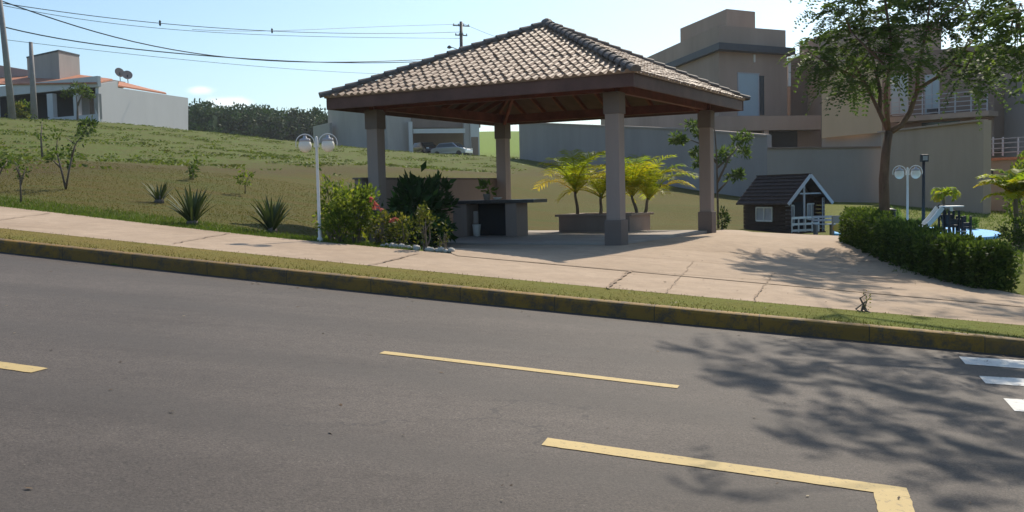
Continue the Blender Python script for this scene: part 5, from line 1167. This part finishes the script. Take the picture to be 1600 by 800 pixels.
# ------------------------------------------------------------------ grass
def blades(p, h, w, tones, lean=.5):
    k = len(p); az = rng.random(k)*6.283; sd = np.c_[np.cos(az), np.sin(az), np.zeros(k)]; ln = rng.normal(size=(k, 3))*lean; ln[:, 2] = 1; ln = unit(ln)
    h = h*(.6+.8*rng.random(k)); return np.stack([p-sd*w/2, p+sd*w/2, p+ln*h[:, None]+sd*w*.12, p+ln*h[:, None]-sd*w*.12], 1), tones
def grass():
    mb = MB(); k = 15000; n = -16+22*rng.random(k)**.8; t = rng.random(k); m = kerb_m(n)+.10+t*.93; p2 = n[:, None]*N+m[:, None]*M
    z = road_z(p2[:, 0], p2[:, 1])+.145; tone = np.clip(.15+.06*(n+8)+.2*rng.normal(size=k), 0, 1); q, tn = blades(np.c_[p2, z], .026, .010, tone, .8); mb.quads(q, tn)
    stuff(mb.build('verge_grass', 'grass'))
    mb = MB(); k = 26000; n = -22+19*rng.random(k); m = kerb_m(n)+side_w(n)-.05+1.3*rng.random(k)**1.8; p2 = n[:, None]*N+m[:, None]*M; l = p2-PF
    ok = (n < -5.2); p2 = p2[ok]; q, tn = blades(np.c_[p2, gz(p2[:, 0], p2[:, 1])-.01], .05, .012, np.clip(.5+.25*rng.normal(size=len(p2)), 0, 1), .6); mb.quads(q, tn)
    # along the playground lawn beyond the hedge
    k = 9000; px = 1395+205*rng.random(k); d = 14.5+26*rng.random(k)**1.3; r = np.array([ray(x, 310)[:2] for x in px]); p2 = r*d[:, None]; q, tn = blades(np.c_[p2, gz(p2[:, 0], p2[:, 1])-.01], .06, .02, rng.random(k), .6); mb.quads(q, tn)
    stuff(mb.build('lawn_edge_grass', 'grass_green'))
    # weeds and tufts of the unmown field up the slope
    mb = MB(); k = 5200; px = -40+860*rng.random(k); d = 24+72*rng.random(k)**1.25; r = np.array([ray(x, 310)[:2] for x in px]); p2 = r*d[:, None]
    e = -.92*p2[:, 0]+.39*p2[:, 1]; l = p2-PF; keep = (e > 22.5+1.5*rng.normal(size=k)); p2 = p2[keep]; d = d[keep]; z = gz(p2[:, 0], p2[:, 1])
    cl = np.sin(p2[:, 0]*.9+np.sin(p2[:, 1]*.5)*2)+np.sin(p2[:, 1]*.7+p2[:, 0]*.3)+rng.normal(size=len(p2))*.7; g = cl > .2; p2, d, z = p2[g], d[g], z[g]
    rep = 9; P0 = np.repeat(np.c_[p2, z], rep, 0)+np.r_[[0, 0, 0]]; sz = np.repeat(.6+.9*rng.random(len(p2)), rep); P0[:, :2] += rng.normal(size=(len(P0), 2))*.16*sz[:, None]
    tn = np.clip(np.repeat(rng.normal(.5, .22, len(p2)), rep)+.1*rng.normal(size=len(P0)), 0, 1); az = rng.random(len(P0))*6.28; dr = unit(np.c_[np.cos(az), np.sin(az), np.full(len(P0), .55)])
    mb.quads(leaf_quads(P0, dr, rand_dirs(len(P0)), .13*sz, .06*sz), tn); stuff(mb.build('field_weeds', 'weed'))
    # short dry turf texture on the near lawn
    mb = MB(); k = 30000; px = -60+700*rng.random(k); d = 13+16*rng.random(k); r = np.array([ray(x, 310)[:2] for x in px]); p2 = r*d[:, None]; n = p2@N; ok = (p2@M > kerb_m(n)+side_w(n)+.2); l = p2-PF; ok &= ~((l@PA > -.6) & (l@PB < LB+.6)); p2 = p2[ok]
    q, tn = blades(np.c_[p2, gz(p2[:, 0], p2[:, 1])-.015], .028, .014, np.clip(.35+.25*rng.normal(size=len(p2)), 0, 1), .9); mb.quads(q, tn); stuff(mb.build('lawn_turf', 'grass'))
grass()

def litter():
    mb = MB(); k = 520; n = -12+18*rng.random(k); near_k = rng.random(k) < .55
    m = np.where(near_k, kerb_m(n)-.02-.35*rng.random(k)**2, 2.5+7*rng.random(k)); p2 = n[:, None]*N+m[:, None]*M; z = road_z(p2[:, 0], p2[:, 1])+.006
    k2 = 260; px = 960+560*rng.random(k2); py = 395+95*rng.random(k2); h = np.array([ground_hit(a, b, 9, 26) for a, b in zip(px, py)]); h[:, 2] += .034
    c = np.vstack([np.c_[p2, z], h]); k = len(c); az = rng.random(k)*6.28; d = np.c_[np.cos(az), np.sin(az), .12*rng.normal(size=k)]; L = .018+.03*rng.random(k)**2
    mb.quads(leaf_quads(c, d, np.array([0, 0, 1.])+rng.normal(size=(k, 3))*.2, L, L*.5), rng.random(k)); o = stuff(mb.build('leaf_litter', 'litter'))
MT['litter'] = leafmat('dry_litter', [(0, (.05, .032, .02)), (.6, (.14, .09, .05)), (1, (.30, .24, .15))], .1)
litter()
# ------------------------------------------------------------------ sky with two small clouds low over the wood
def sky_nodes():
    nt = wn; tc = nt.nodes.new('ShaderNodeTexCoord'); vec = tc.outputs['Generated']; total = None
    ns = noise(nt, 16, 6, .62, vec); 
    for px, py, sx, sy, g in ((312, 141, 22, 7, .85), (358, 160, 34, 9, 1.0), (340, 147, 60, 7, .35), (190, 100, 70, 12, .18), (140, 104, 40, 10, .25)):
        c = unit(ray(px, py)); rt = unit(np.cross(c, (0, 0, 1))); up = np.cross(rt, c); s = FPX/np.linalg.norm(ray(px, py))
        def dot(v, k):
            d = nt.nodes.new('ShaderNodeVectorMath'); d.operation = 'DOT_PRODUCT'; lnk(nt, vec, d.inputs[0]); d.inputs[1].default_value = [float(a) for a in v]; return mth(nt, 'MULTIPLY', d.outputs['Value'], k)
        x = dot(rt, s/sx); y = dot(up, s/sy); r2 = mth(nt, 'ADD', mth(nt, 'MULTIPLY', x, x), mth(nt, 'MULTIPLY', y, y)); front = mth(nt, 'GREATER_THAN', dot(c, 1.0), .9)
        e = mth(nt, 'POWER', 2.718, mth(nt, 'MULTIPLY', r2, -.8)); e = mth(nt, 'MULTIPLY', mth(nt, 'MULTIPLY', e, g), front); total = e if total is None else mth(nt, 'MAXIMUM', total, e)
    f = mth(nt, 'ADD', mth(nt, 'MULTIPLY', mth(nt, 'SUBTRACT', ns.outputs['Fac'], .5), 1.3), total)
    fr = nt.nodes.new('ShaderNodeMapRange'); fr.interpolation_type = 'SMOOTHSTEP'; fr.inputs['From Min'].default_value = .32; fr.inputs['From Max'].default_value = .95; lnk(nt, f, fr.inputs['Value'])
    fac = mth(nt, 'MULTIPLY', fr.outputs['Result'], mth(nt, 'MINIMUM', mth(nt, 'MULTIPLY', total, 3.0), 1.0))
    lnk(nt, mixc(nt, mth(nt, 'MULTIPLY', fac, .55), mixc(nt, 1.0, sky.outputs[0], (.86, 1.0, 1.05), 'MULTIPLY'), (9.5, 9.5, 9.3)), bg.inputs['Color']); lnk(nt, bg.outputs[0], wo.inputs['Surface'])
sky_nodes()
